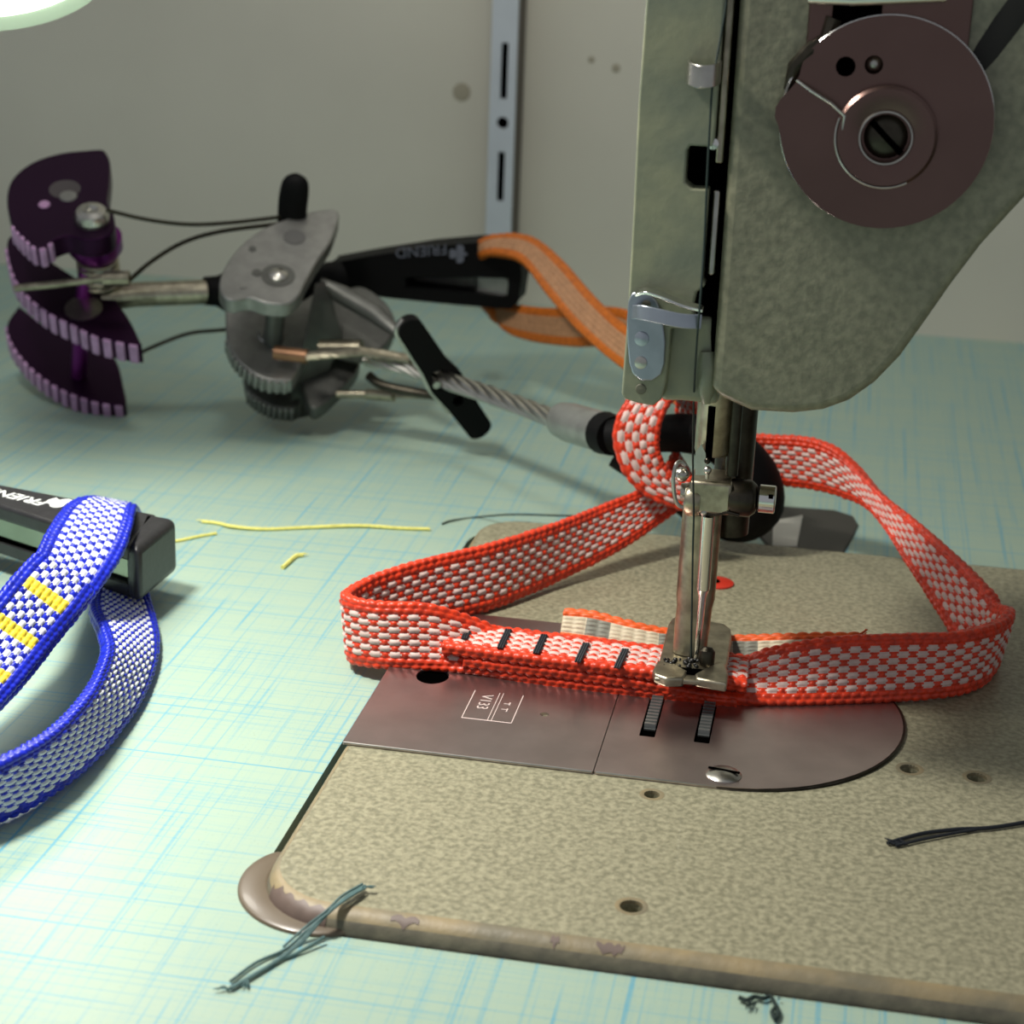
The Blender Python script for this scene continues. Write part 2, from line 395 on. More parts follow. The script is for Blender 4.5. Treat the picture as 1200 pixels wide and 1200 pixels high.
for x, y in ((-600, -310), (400, -310), (-600, 333), (400, 333)): MB().box((x-20, y-20, -740), (x+20, y+20, TZ-24)).build('leg', dark_steel, table, bevel=2)
# hinge plate behind the bed and the corner cushion
hp = [oz(u, v, TZ+.6) for u, v in ((866, 598), (880, 590), (978, 597), (1000, 604), (1006, 614), (1000, 628), (988, 648), (905, 645))]
MB().prism(hp, (0, 0, -1.5)).build('hinge_plate', mat('dark_hinge', (60, 58, 54), .5, .2), table, bevel=.4)
wp = [oz(u, v, TZ+1.0) for u, v in ((906, 610), (941, 603), (934, 640), (905, 640))]
MB().prism(wp, (0, 0, -1.2)).build('hinge_leaf', mat('pale_leaf', (190, 190, 180), .6), table, bevel=.2)
# brown crescent cushion under the front left bed corner
cc = MB(); n = 40; R1 = 16.0; R0 = 10.8
prof = [(R0, -2.2), (R0, .2), (R0+.6, .9), (R1-.9, 1.0), (R1, .5), (R1, -2.2)]
ccx, ccy = -33.2, -40.2
ring_v = []; 
for i in range(n+1):
    a = math.radians(150+i*(295-150)/n); t = math.sin(math.pi*min(1, max(0, i/n)))**.35
    for (r, z) in prof:
        r2 = R0+(r-R0)*(.35+.65*t); ring_v.append((ccx+r2*math.cos(a), ccy+r2*math.sin(a), TZ+z*.8))
k = len(prof)
cc.add(ring_v, [(i*k+j, i*k+(j+1) % k, (i+1)*k+(j+1) % k, (i+1)*k+j) for i in range(n) for j in range(k)]+[tuple(range(k-1, -1, -1)), tuple(range(n*k, n*k+k))])
cc.build('corner_cushion', brown_rub, table, bevel=.25, label='brown crescent cushion')

# ------------------------------------------------------------------ sewing machine
mach = thing('sewing_machine', (40, 35, TZ-20), 'old grey green painted sewing machine with bed set into the table', 'sewing machine')
PL_Y0, PL_Y1 = .2, 63.0
thr = [(.1, PL_Y0), (21, PL_Y0)]+[(21+31.4*math.cos(a), 31.6+31.4*math.sin(a)) for a in np.linspace(-math.pi/2, math.pi/2, 30)][1:]+[(.1, PL_Y1)]
sld = [(-44.3, PL_Y0), (-.1, PL_Y0), (-.1, PL_Y1), (-44.3, PL_Y1)]
pocket = [(-44.3, PL_Y0-.15), (21, PL_Y0-.15)]+[(21+31.7*math.cos(a), 31.6+31.7*math.sin(a)) for a in np.linspace(-math.pi/2, math.pi/2, 30)][1:]+[(-44.3, PL_Y1+.15)]
bh = [oz(764, 931, 0), oz(740, 1062, 0), oz(1066, 901, 0), oz(1145, 911, 0)]
bholes = [circ(p[0], p[1], r, 18) for p, r in zip(bh, (1.35, 1.8, 1.7, 1.8))]
outer = rrect(BX0+1.6, BY0+3.6, BX1, BY1-.6, 11.5, 9.5)
MB().plate(outer, bholes, -12, 0).build('bed', paint, mach, smooth=False)
MB().box((BX0+6, BY0+10, -12.3), (BX1-4, BY1-6, -12.02)).build('bed_interior', black, mach, smooth=False)
# rolled lip around the bed: profile swept along the outline
outl = rrect(BX0+1.6, BY0+3.6, BX1, BY1-.6, 11.5, 9.5); lip = MB(); kk = 9
outr = rrect(BX0, BY0, BX1+.5, BY1, 13, 10.5); vs = []
for a, b in zip(outl, outr):
    for j in range(kk):
        t = j/(kk-1)*math.pi/2; fr = math.sin(t); dz = -(1-math.cos(t))*4.0
        vs.append((a[0]+(b[0]-a[0])*fr, a[1]+(b[1]-a[1])*fr, dz-.02+.05))
    vs.append((b[0], b[1], -20))
kk += 1; N = len(outl)
lip.add(vs, [(i*kk+j, i*kk+j+1, ((i+1) % N)*kk+j+1, ((i+1) % N)*kk+j) for i in range(N) for j in range(kk-1)])
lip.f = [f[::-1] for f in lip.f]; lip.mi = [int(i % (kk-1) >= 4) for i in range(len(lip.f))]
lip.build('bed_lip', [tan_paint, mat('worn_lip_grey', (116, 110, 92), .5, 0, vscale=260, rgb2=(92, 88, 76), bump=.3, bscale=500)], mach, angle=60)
chip_m = mat('bare_chip', (104, 88, 80), .5, 0, var=.1, vscale=300)
chips = MB()
# bare patch wrapped round the front left corner, and chips along the lip
def lip_pt(a_deg, t, lift=.06):
    cx, cy = BX0+13, BY0+13; a = math.radians(a_deg); fr = math.sin(t); r = (11.4)+(13-11.4+1.0)*fr*.75
    ox, oy_ = BX0+1.6+11.5, BY0+3.6+11.5
    pi = (ox+11.5*math.cos(a), oy_+11.5*math.sin(a)); po = (cx+13*math.cos(a), cy+13*math.sin(a))
    return (pi[0]+(po[0]-pi[0])*fr+lift*math.cos(a), pi[1]+(po[1]-pi[1])*fr+lift*math.sin(a), -(1-math.cos(t))*4.0+.03+lift)
rows_ = 6; colsN = 16; vs = []
for i in range(colsN+1):
    a = 212+(268-212)*i/colsN; t0 = .35+.25*math.sin(i*1.7)*.5+(.2 if i < 3 else 0); t1 = 1.5-.25*abs(math.sin(i*1.3))*(i < 5)
    for j in range(rows_+1): vs.append(lip_pt(a, t0+(t1-t0)*j/rows_))
chips.add(vs, [(i*(rows_+1)+j+1, i*(rows_+1)+j, (i+1)*(rows_+1)+j, (i+1)*(rows_+1)+j+1) for i in range(colsN) for j in range(rows_)])
for (u, v, sx) in ((479, 1070, 1.3), (714, 1102, 1.0), (726, 1098, .7), (655, 1088, .4)):
    x = oz(u, v, -.5)[0]; vs = []
    for i in range(7):
        t0 = .25+.1*math.sin(i*2.1+u); t1 = t0+.5-.3*abs(i-3)/3
        for j in range(4):
            t = t0+(t1-t0)*j/3; vs.append((x+(i-3)*sx*.55, BY0+3.6-3.6*math.sin(t)-.05, -(1-math.cos(t))*4+.09))
    chips.add(vs, [(i*4+j+1, i*4+j, (i+1)*4+j, (i+1)*4+j+1) for i in range(6) for j in range(3)])
chips.build('paint_chip', chip_m, mach, label='bare brown patches where paint has chipped')
for p, rr_ in zip(bh, (1.35, 1.8, 1.7, 1.8)):
    MB().lathe([(rr_*.98, -.6), (rr_, .0), (rr_+.3, .07), (rr_+.75, .02)], (p[0], p[1], 0), (0, 0, 1), 22, False).build('hole_rim', tan_paint, mach)
# red oil cap
p = oz(841, 684, 0)
c = MB().lathe([(3.5, 0), (3.5, .35), (3.1, .55), (0, .6)], p, (0, 0, 1), 24).build('oil_cap', red_cap, mach, label='round red oil cap')
MB().lathe([(1.0, 0), (.9, .35), (0, .4)], p+np.array([-.5, -.4, .58]), (0, 0, 1), 12).build('screw', black, c)
# plates
fh = oz(507, 793, .4); ph = oz(638, 838, .4)
sp_ = MB().plate(sld, [circ(fh[0], fh[1], 3.1, 28, 3.6), circ(ph[0], ph[1], .8, 14)], .02, .55).build('slide_plate', plate_steel, mach, bevel=.28, seg=2, smooth=False)
MB().box((fh[0]-3.5, fh[1]-4, .005), (fh[0]+3.5, fh[1]+4, .015)).build('finger_hole', black, sp_, smooth=False)
eng = MB(); q = [oz(u, v, .56) for u, v in ((565, 800), (541, 841), (599, 848), (618, 806), (574, 843))]
xl, xr, yb = q[1][0], q[2][0], q[1][1]; xm = q[4][0]
for (a, b, t) in (((xl, yb), (xl, yb+12), .09), ((xr, yb), (xr, yb+12), .09), ((xm-.35, yb), (xm-.35, yb+12), .07), ((xm+.35, yb), (xm+.35, yb+12), .07)):
    eng.box((a[0]-t, a[1], .54), (b[0]+t, b[1], .60))
eng.box((xl, yb-.16, .54), (xr, yb+.16, .62))
vs, fs = text_mesh('V133', 3.0, (xm-3.3, yb+10.6, .55), (0, -1, 0), (1, 0, 0), (0, 0, 1), .08); eng.add(vs, fs)
vs, fs = text_mesh('TT', 3.0, (xr-1.0, yb+9.6, .55), (0, -1, 0), (-1, 0, 0), (0, 0, 1), .08)
eng.add([(xm+.9, yb+6.6, .55)]*0, [])
for yy in (7.6, 5.2):
    eng.box((xm+1.2, yb+yy, .54), (xr-1.6, yb+yy+.22, .61))
eng.box((xr-1.9, yb+4.4, .54), (xr-1.65, yb+5.8, .60)); eng.box((xr-1.9, yb+7.2, .54), (xr-1.65, yb+8.4, .60))
eng.build('engraved_mark', mat('engraved_bright', (214, 196, 190), .55, .2), sp_, smooth=False)
MB().tube([(-44.1, PL_Y0+.02, .42), (-.3, PL_Y0+.02, .42)], .2, 8).build('bright_edge', steel, sp_)
NX, NY = 13.4, 37.5
slots = [[(a, 15.8), (a+2.8, 15.8), (a+2.8, 52), (a, 52)] for a in (5.9, 15.6)]
tp = MB().plate(thr, slots+[circ(NX, NY, .9, 12)], .02, .6).build('throat_plate', plate_steel, mach, bevel=.28, seg=2, smooth=False)
MB().tube([(.4, PL_Y0+.02, .45), (12, PL_Y0+.02, .45), (21, PL_Y0+.02, .42)], [.2, .2, .08], 8).build('bright_edge', steel, tp)
MB().tube([(21+31.45*math.cos(a), 31.6+31.45*math.sin(a), .3) for a in np.linspace(-1.57, .5, 26)], [.1+.28*min(1, i/8) for i in range(26)], 8).build('edge_shade', dark_steel, tp)  # dark band drawn for the shaded side of the plate rim
MB().box((4, 13, .004), (20, 54, .015)).build('slot_floor', black, tp, smooth=False)
for a in (5.9, 15.6):
    fd = MB(); y = 19.6; fd.box((a+.45, 19.4, .05), (a+2.5, 34, .35))
    while y < 33:
        fd.add([(a+.45, y, .3), (a+2.5, y, .3), (a+2.5, y+1.25, .3), (a+.45, y+1.25, .3), (a+.45, y+.15, 1.25), (a+2.5, y+.15, 1.25), (a+2.5, y+.8, 1.25), (a+.45, y+.8, 1.25)],
               [(0, 1, 5, 4), (4, 5, 6, 7), (7, 6, 2, 3), (0, 4, 7, 3), (1, 2, 6, 5)]); y += 1.35
    fd.build('feed_dog', mat('feed_steel', (150, 154, 152), .35, .8), mach, smooth=False)
p = oz(848, 908, .6)
sw = MB().lathe([(3.1, 0), (3.1, .15), (2.6, .55), (1.4, .85), (0, .95)], p, (0, 0, 1), 28).build('plate_screw', steel, mach)
MB().obox(p+np.array([0, 0, .9]), np.array([2.7, -.4, 0]), np.array([.03, .26, 0]), (0, 0, .1)).build('screw_slot', black, sw, smooth=False)

# head: silhouette in XZ extruded in Y
HY = 10.0
sil = [(848, -330), (862, 0), (838, 350), (836, 440), (838, 470), (850, 479), (880, 483), (930, 486), (965, 482), (995, 471), (1025, 450), (1055, 419), (1085, 377), (1115, 334), (1150, 288), (1205, 228), (1260, 170)]
pts = [oy(u, v, HY) for u, v in sil]
pts = [np.array([14.6, HY, 250.0]), np.array([14.6, HY, 76]), np.array([14.6, HY, 67.2]), np.array([15.4, HY, 65.8])]+pts[6:]
pts += [np.array([100, HY, 118.0]), np.array([150, HY, 122]), np.array([300, HY, 122]), np.array([300, HY, 250])]
for p in pts: p[1] = HY
MB().prism(pts, (0, 60, 0)).build('head', head_paint, mach, bevel=2.2, seg=4, angle=50)
MB().box((232, -6, .02), (300, 90, 135)).build('pillar', head_paint, mach, bevel=6, seg=3)
# the left end of the head: painted end cover, face plate in front of a dark cavity
MB().box((1.8, 19, 68), (14.8, 69.5, 250)).build('head_end', face_paint, mach, bevel=1.5, seg=3)
MB().box((3.0, 13.4, 68.5), (14.7, 19.2, 249)).build('head_cavity', black, mach, smooth=False)
fpx = [(757, 0), (748, 120), (742, 250), (737, 340), (733, 400), (728, 462), (732, 468), (748, 473), (765, 476), (775, 468), (780, 450), (783, 420), (786, 385),
       (806, 385), (814, 375), (812, 360), (816, 343), (827, 334), (842, 332)]
fp = [oy(u, v, 9.5)[[0, 2]] for u, v in fpx]
xr_ = 13.2
fp = fp[:-1]+[np.array([12.0, fp[-1][1]])]
zt = [oy(826, v, 9.5)[2] for v in (222, 215, 178, 172)]
fp += [np.array([12.0, zt[0]]), np.array([9.3, zt[0]]), np.array([8.2, zt[1]]), np.array([8.2, zt[2]]), np.array([8.6, zt[3]]), np.array([12.4, zt[3]]), np.array([12.6, 249])]
fp = [np.array([fp[0][0]+1.5, 249])]+fp
MB().prism([(p[0], 9.5, p[1]) for p in fp], (0, 4, 0)).build('face_plate', face_paint, mach, bevel=1.1, seg=3, angle=50)
MB().box((1.0, 13.3, 69), (4.2, 19.5, 249)).build('face_plate_side', face_paint, mach, bevel=.8)
# sunken lower front between the tongue and the head
lw = [oy(u, v, 12.4) for u, v in ((783, 372), (838, 372), (842, 476), (800, 471), (772, 471))]
MB().prism(lw, (0, 30, 0)).build('lower_housing', face_paint, mach, bevel=1.2, seg=3)
MB().tube([oy(829, 412, 12.6), oy(829, 430, 12.2), oy(828, 455, 12.6), oy(828, 470, 13.5)], [1.2, 1.6, 1.5, 1.0], 12).build('housing_rib', face_paint, mach)
# rail strip beside the gap
zs = [oy(850, v, 10)[2] for v in (-60, 160, 215, 225, 330)]
MB().box((12.7, 10.6, 76.5+9), (13.7, 12.5, zs[3])).build('guide_rail', steel, mach, bevel=.3)
MB().box((12.6, 10.2, zs[2]+3), (13.8, 12.5, 240)).build('guide_rail', old_steel, mach, bevel=.3)
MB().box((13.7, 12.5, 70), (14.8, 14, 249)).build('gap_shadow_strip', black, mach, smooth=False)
p = oy(836, 168, 10.3); MB().lathe([(1.0, 0), (.9, .6), (0, .8)], p, (0, -1, 0), 14).build('rail_rivet', bright, mach)
# small curled thread guide on the face plate
def strip(pts, wv, th, name, m, par, bev=.12):
    """a bent strip of sheet metal: centre line pts, width vector wv"""
    pts = catmull(pts, 5); b = MB(); N = len(pts); wv = np.asarray(wv, float); vs = []
    for i in range(N):
        t = nrm(pts[min(i+1, N-1)]-pts[max(i-1, 0)]); nn = nrm(np.cross(t, wv))*th/2
        vs += [pts[i]-wv/2-nn, pts[i]+wv/2-nn, pts[i]+wv/2+nn, pts[i]-wv/2+nn]
    fs = [(i*4+j, i*4+(j+1) % 4, (i+1)*4+(j+1) % 4, (i+1)*4+j) for i in range(N-1) for j in range(4)]+[(3, 2, 1, 0), ((N-1)*4, (N-1)*4+1, (N-1)*4+2, (N-1)*4+3)]
    b.add(vs, fs); return b.build(name, m, par, bevel=bev, seg=2)
g = [oy(808, 84, 9.3), oy(808, 86, 6.2), oy(822, 90, 4.2), oy(838, 88, 5.2), oy(843, 84, 9.4)]
strip(g, (0, 0, 3.4), .6, 'thread_guide', steel, mach)
# zinc guide on the tongue, with its folded finger
zp = [(737, 352), (741, 343), (752, 339), (762, 343), (770, 352), (775, 365), (779, 390), (780, 400), (779, 425), (775, 438), (765, 445), (752, 445), (742, 437), (738, 424), (736, 400), (735, 375)]
zg = MB().prism([oy(u, v, 9.4) for u, v in zp], (0, -.7, 0)).build('tongue_guide', zinc, mach, bevel=.2, label='bluish zinc thread guide')
for (u, v, m_, r) in ((752, 397, zinc, 1.15), (751, 425, steel, 1.0)):
    MB().lathe([(r+.05, 0), (r, .25), (r*.6, .4), (0, .45)], oy(u, v, 8.7), (0, -1, 0), 18).build('rivet', m_, zg)
strip([oy(741, 366, 9), oy(752, 366, 5.8), oy(775, 371, 5.0), oy(800, 376, 5.2), oy(822, 377, 6.0)], (0, .3, 2.3), .5, 'finger', zinc, zg)
strip([oy(745, 344, 9), oy(757, 341, 7.6), oy(775, 346, 7.2), oy(800, 356, 7.0), oy(824, 362, 6.6)], (0, 1.6, .5), .5, 'finger_top', bright, zg)
MB().lathe([(1.7, 0), (1.5, .5), (0, .7)], oy(758, 356, 9.3), (0, -1, 0), 16).build('screw', old_steel, zg)
MB().lathe([(.9, 0), (.8, .15), (0, .2)], oy(751, 456, 9.4), (0, -1, 0), 12).build('tongue_dimple', mat('dimple', (104, 104, 88), .7), mach)

# tension disc
DY = 7.0
def dpt(u, v, y=DY): return oy(u, v, y)
dc = dpt(1038, 145); out = []
R = 15.9
for i in range(72):
    a = 2*math.pi*i/72; deg = math.degrees(a); r = R
    if 168 < deg < 186: r = R+.9*math.sin(math.radians((deg-168)*10))
    if 146 < deg <= 168: r = R-1.0*math.sin(math.radians((deg-146)*180/22))
    out.append((dc[0]+r*math.cos(a), dc[2]+r*math.sin(a)))
h1 = dpt(991, 78); h2 = dpt(1024, 76)
b = MB().plate(out, [circ(h1[0], h1[2], 1.5, 14), circ(h2[0], h2[2], 1.4, 14)], 0, 1.6)
b.v = [(x, DY+z, y) for x, y, z in b.v]; b.f = [f[::-1] for f in b.f]
for i, v in enumerate(b.v): b.v[i] = (v[0], DY+1.6-(v[1]-DY), v[2])
b.f = [f[::-1] for f in b.f]
td = b.build('tension_disc', dial_steel, mach, bevel=.35, seg=2, smooth=False, label='round steel tension plate with notched rim, brown reflection painted in')
MB().lathe([(R-.2, 0), (R+.12, .2), (R+.12, 1.0), (R-.2, 1.3)], dc+np.array([0, 1.7, 0]), (0, -1, 0), 72, False).build('bright_rim', bright, td)
MB().lathe([(1.7, 0), (1.7, .3)], h1+np.array([0, 1.9, 0]), (0, -1, 0), 14).build('hole_floor', black, td)
MB().lathe([(1.5, 0), (1.4, .4), (.6, 1.1), (0, 1.2)], h2+np.array([0, 1.9, 0]), (0, -1, 0), 14).build('pin', steel, td)
ic = dpt(1038, 161, 6)
MB().lathe([(7.7, 0), (7.7, 1.2), (7.2, 1.7), (4.2, 1.7), (3.8, 1.4), (3.7, 0)], ic+np.array([0, 1.0, 0]), (0, -1, 0), 48, False).build('dial_ring', dial_steel, td)
MB().tube([ic+np.array([7.55*math.cos(a), -.55, 7.55*math.sin(a)]) for a in np.linspace(math.radians(160), math.radians(300), 24)], .13, 6).build('wire_spring', steel, td)
MB().lathe([(4.15, 0), (4.0, .3), (3.8, .3), (3.7, 0)], ic+np.array([0, -.68, 0]), (0, -1, 0), 36, False).build('bore_rim', steel, td)
scw = MB().lathe([(3.4, 0), (3.3, .5), (2.2, 1.2), (0, 1.5)], ic+np.array([0, 1.3, 0]), (0, -1, 0), 24).build('centre_screw', dark_steel, td)
MB().obox(ic+np.array([.1, -.15, 0]), np.array([2.6, 0, -2.4])*.95, np.array([.3, 0, .33]), (0, .25, 0)).build('slot', black, td, smooth=False)
MB().tube([dpt(934, 94, 6.6), dpt(950, 106, 5.4), dpt(975, 122, 5.2), dpt(990, 136, 5.3), dpt(987, 152, 5.5)], .22, 8).build('spring_wire', steel, td)
# the sheet behind the disc, the slot and the lever above it
MB().box((dc[0]-13, 9.0, dc[2]+4), (dc[0]+11, HY+.2, dc[2]+30)).build('backing_plate', dial_steel, mach, bevel=.4)
MB().tube([dpt(925, 105, 9), dpt(932, 78, 8.2), dpt(950, 60, 8.2), dpt(968, 46, 8.8), dpt(978, 22, 9)], [.9, 1.2, 1.4, 1.1, 1.4], 8).build('spring_stop', dark_steel, mach)
pz = dpt(1000, 20, 9); MB().box((dpt(975, 20, 9)[0], 8.4, dc[2]+12), (dpt(1033, 20, 9)[0], 9.3, dc[2]+60)).build('take_up_slot', black, mach, smooth=False)
MB().tube([dpt(948, -4, 5), dpt(1000, -2, 4.6), dpt(1060, -4, 4.8), dpt(1108, -6, 5.4)], 1.1, 10).build('take_up_lever', bright, mach)
MB().tube([dpt(1215, -20, 10), dpt(1178, 30, 10.0), dpt(1135, 90, 10.2)], [2.0, 2.0, 2.0], 14, flat=.12, upv=(0, 1, 0)).build('casting_groove', mat('groove_dark', (34, 32, 28), .7), mach)  # flattened dark tubes laid on the casting
MB().tube([dpt(1216, 40, 10.4), dpt(1206, 110, 10.3), dpt(1202, 190, 10.3)], [2.6, 2.6, 2.2], 12, flat=.12, upv=(0, 1, 0)).build('casting_groove', mat('groove_dark', (34, 32, 28), .7), mach)

# needle bar, presser bar, clamp, foot
bx = oy(835, 530, NY)[0]
nb = MB().lathe([(3.3, 90), (3.3, 48.2), (3.0, 47.5)], (bx, NY, 0), (0, 0, 1), 28).build('needle_bar', old_steel, mach)
MB().box((bx-1.1, NY-3.45, 47), (bx+.2, NY-1, 57)).build('bar_slot', black, nb, smooth=False)
MB().prism([oy(u, v, NY-3.2) for u, v in ((815, 556), (815, 530), (822, 520), (827, 530), (828, 556))], (0, -.35, 0)).build('flat_guide', steel, nb)
MB().lathe([(3.6, 85), (3.6, 30)], (bx+3.6, NY+8, 0), (0, 0, 1), 24).build('presser_bar', dark_steel, mach)
MB().lathe([(1.2, 85), (1.2, 44)], (bx+3.7, NY-1, 0), (0, 0, 1), 14).build('guide_rod', dark_steel, mach)
ft = MB(); cl = oy(834, 582, NY-3)
clamp = MB().box((oy(808, 580, NY-3)[0], NY-4.5, oy(830, 602, NY-4)[2]), (oy(858, 580, NY-3)[0], NY+4, oy(830, 564, NY-4)[2])).build('clamp_block', old_steel, mach, bevel=.6)
lc = oy(806, 585, NY-3); MB().lathe([(2.7, -1.0), (3.1, -.4), (3.1, 1.2), (2.8, 1.8)], (lc[0]+.5, NY-2.2, lc[2]-.2), (1, 0, 0), 20).build('clamp_cheek', old_steel, clamp)
b0 = oy(856, 581, NY-1); bz = b0[2]
MB().lathe([(3.3, 0), (3.4, .4), (3.4, 3.6), (2.6, 4.6), (1.3, 5.0), (1.3, 6.0)], (b0[0], NY-1.5, bz), (1, 0, 0), 24).build('clamp_boss', dark_steel, clamp)
kx = oy(889, 578, NY-1.5)
kn = MB().lathe([(2.3, 0), (2.55, .25), (2.55, 2.9), (2.3, 3.1), (0, 3.1)], (kx[0], NY-1.5, bz+.2), (1, 0, 0), 28).build('thumb_screw', bright, clamp)
MB().box((kx[0]+1.9, NY-4.1, bz+1.2), (kx[0]+2.7, NY-3.2, bz+1.8)).build('screw_slot', black, kn, smooth=False)
for (u, v) in ((829, 551), (825, 600)):
    p = oy(u, v, NY-3.9); MB().ball(p, .75).tube([p, p-np.array([0, -.3, 1.6])], .4, 8).build('set_screw', steel, clamp)
MB().ball(oy(829, 540, NY-3.5), .6).build('set_screw', dark_steel, clamp)
MB().tube([oy(820, 603, NY-3.6), oy(838, 603, NY-4), oy(852, 600, NY-4.4), oy(866, 604, NY-4)], .35, 8).build('hook_wire', dark_steel, clamp)
MB().tube(catmull([oy(809, 592, NY-4), oy(798, 594, NY-4.5), oy(791, 584, NY-4.8), oy(789, 562, NY-4.8), oy(792, 546, NY-4.5), oy(797, 541, NY-4), oy(803, 545, NY-3.5)], 4), .38, 8).build('thread_loop', steel, clamp)
MB().ball(oy(799, 556, NY-2.5), 1.35).build('guide_nut', steel, clamp)
MB().lathe([(1.6, 0), (1.6, 2.8)], oy(798, 576, NY-1), (1, 0, 0), 14).build('guide_collar', steel, clamp)
foot = MB().tube(catmull([oy(824, 590, NY+1), oy(820, 640, NY+1), oy(815, 700, NY+1), oy(811, 735, NY+.8), oy(808, 765, NY+.4)], 4), [3.6]*9+[3.3]*4+[3.2]*4, 20, flat=.72, upv=(0, 1, 0)).build('presser_foot', old_steel, mach)
FZ = 7.0
def fpt(u, v, z): return oz(u, v, z)
sole = [fpt(u, v, FZ) for u, v in ((783, 736), (788, 729), (800, 727), (848, 736), (856, 742), (857, 752), (850, 795), (846, 806), (766, 800), (769, 792), (776, 765))]
so = MB().prism([(p[0], p[1], FZ) for p in sole], (0, 0, 1.0)).build('sole', old_steel, foot, bevel=.35)
# raised toes and the throat between them
for pp in (((764, 795), (770, 784), (790, 788), (806, 797), (800, 806), (780, 806), (766, 801)), ((813, 800), (832, 790), (842, 785), (850, 789), (853, 800), (851, 812), (832, 809), (815, 806))):
    MB().prism([fpt(u, v, FZ-.5) for u, v in pp], (0, 0, 1.9)).build('toe', old_steel, foot, bevel=.45)
MB().prism([fpt(u, v, FZ+1.0) for u, v in ((788, 789), (832, 793), (826, 786), (795, 783))], (0, 0, .3)).build('needle_throat', black, foot, bevel=.1)
MB().box((oz(783, 775, 9)[0], 39, FZ+.9), (oz(800, 775, 9)[0], 43.5, FZ+5.5)).build('hinge_block', old_steel, foot, bevel=.8)
MB().box((oz(801, 775, 9)[0], 38.2, FZ+.8), (oz(821, 775, 9)[0], 43, FZ+5.0)).build('hinge_block', steel, foot, bevel=.6)
pz = oz(826, 772, FZ+2)
MB().lathe([(1.2, -2.0), (1.5, -1.5), (1.5, 1.2), (.9, 1.9)], pz+np.array([.3, 0, .3]), (0, .3, 1), 16).build('hinge_pin', dark_steel, foot)
oil = MB()
for _ in range(26):
    u = random.uniform(776, 824); v = random.uniform(772, 782); oil.ball(oz(u, v, FZ+1.1), random.uniform(.25, .6), 7)
oil.build('oily_lint', mat('oily_lint', (16, 15, 13), .25), foot, kind='stuff')
# needle
n0 = oy(830, 604, NY-3.4); n1 = oy(824, 690, NY-2.6); n2 = oy(817, 765, NY-1.6); n3 = oy(812, 790, NY-.6)
MB().tube([n0, n1], 1.25, 16).tube([n1, n1+(n2-n1)*.12, n2, n3], [1.25, .75, .6, .12], 12).build('needle', bright, mach)

# needle thread
tp_ = [oy(853, -60, 7.5), oy(851, 0, 7.2), oy(845, 40, 6.6), oy(838, 80, 5.4), oy(834, 110, 5.6), oy(829, 200, 6.2), oy(825, 290, 6), oy(820, 360, 4.6), oy(816, 410, 7), oy(813, 470, 14), oy(812, 540, 25), oy(813, 600, 31.6), oy(812, 640, 32.5), oy(811, 700, 33.6), oy(810, 760, 35), oy(810, 786, 36)]
tag(MB().tube(catmull(tp_, 5), .19, 6).build('sewing_thread', dgreen), 'thin dark thread running down the machine face to the needle', 'thread')

# ------------------------------------------------------------------ red sling under the presser foot
sling = thing('red_sling', (0, 60, 0), 'red and white woven sling being sewn under the presser foot', 'sling')
RW = [red, wht, gryw]
a_ = np.array
pairs = [(a_([22, 32.3, .9]), a_([21, 44.6, 1.6])), (a_([2, 32.2, .9]), a_([2, 44.6, 1.2])), (a_([-16, 32.7, .9]), a_([-16.5, 45, 1.4])),
         (a_([-27, 33.6, .6]), a_([-27.5, 44.2, 6.5])), (a_([-36, 34.2, .3]), a_([-37.5, 38.8, 11.8])), (a_([-46, 34.0, -.2]), a_([-47.5, 36.5, 12.2])),
         (a_([-52.2, 36.5, -1.0]), a_([-54, 38.5, 12])), (a_([-53.0, 42, -1.6]), a_([-55, 43.5, 11.5])), (a_([-49, 49, -.8]), a_([-51.5, 51, 12])),
         (a_([-41, 57, .2]), a_([-43.5, 60, 12.8])), (a_([-31, 67, .5]), a_([-33.5, 70.5, 13])),
         (oy(650, 682, 83), oy(648, 614, 87)), (oy(720, 648, 97), oy(705, 592, 100)), (oy(775, 612, 108), oy(757, 570, 110)),
         (oy(800, 590, 114), oy(782, 545, 114)), (oy(812, 560, 117), oy(790, 525, 119))]
webbing('webbing', pairs, RW, sling, thick=1.9)
loop = [(oy(812, 600, 104), oy(812, 560, 104)), (oy(782, 592, 103), oy(790, 555, 104)), (oy(752, 577, 103), oy(779, 544, 104)), (oy(730, 552, 103), oy(773, 529, 104)), (oy(719, 515, 104), oy(772, 515, 104)),
        (oy(725, 485, 105), oy(775, 494, 105)), (oy(742, 462, 108), oy(786, 472, 108)), (oy(768, 448, 114), oy(800, 462, 113)), (oy(792, 462, 123), oy(815, 470, 122)), (oy(790, 500, 128), oy(820, 505, 128))]
webbing('webbing', loop, RW, sling, thick=1.9, seedv=3, edge_rows=0)
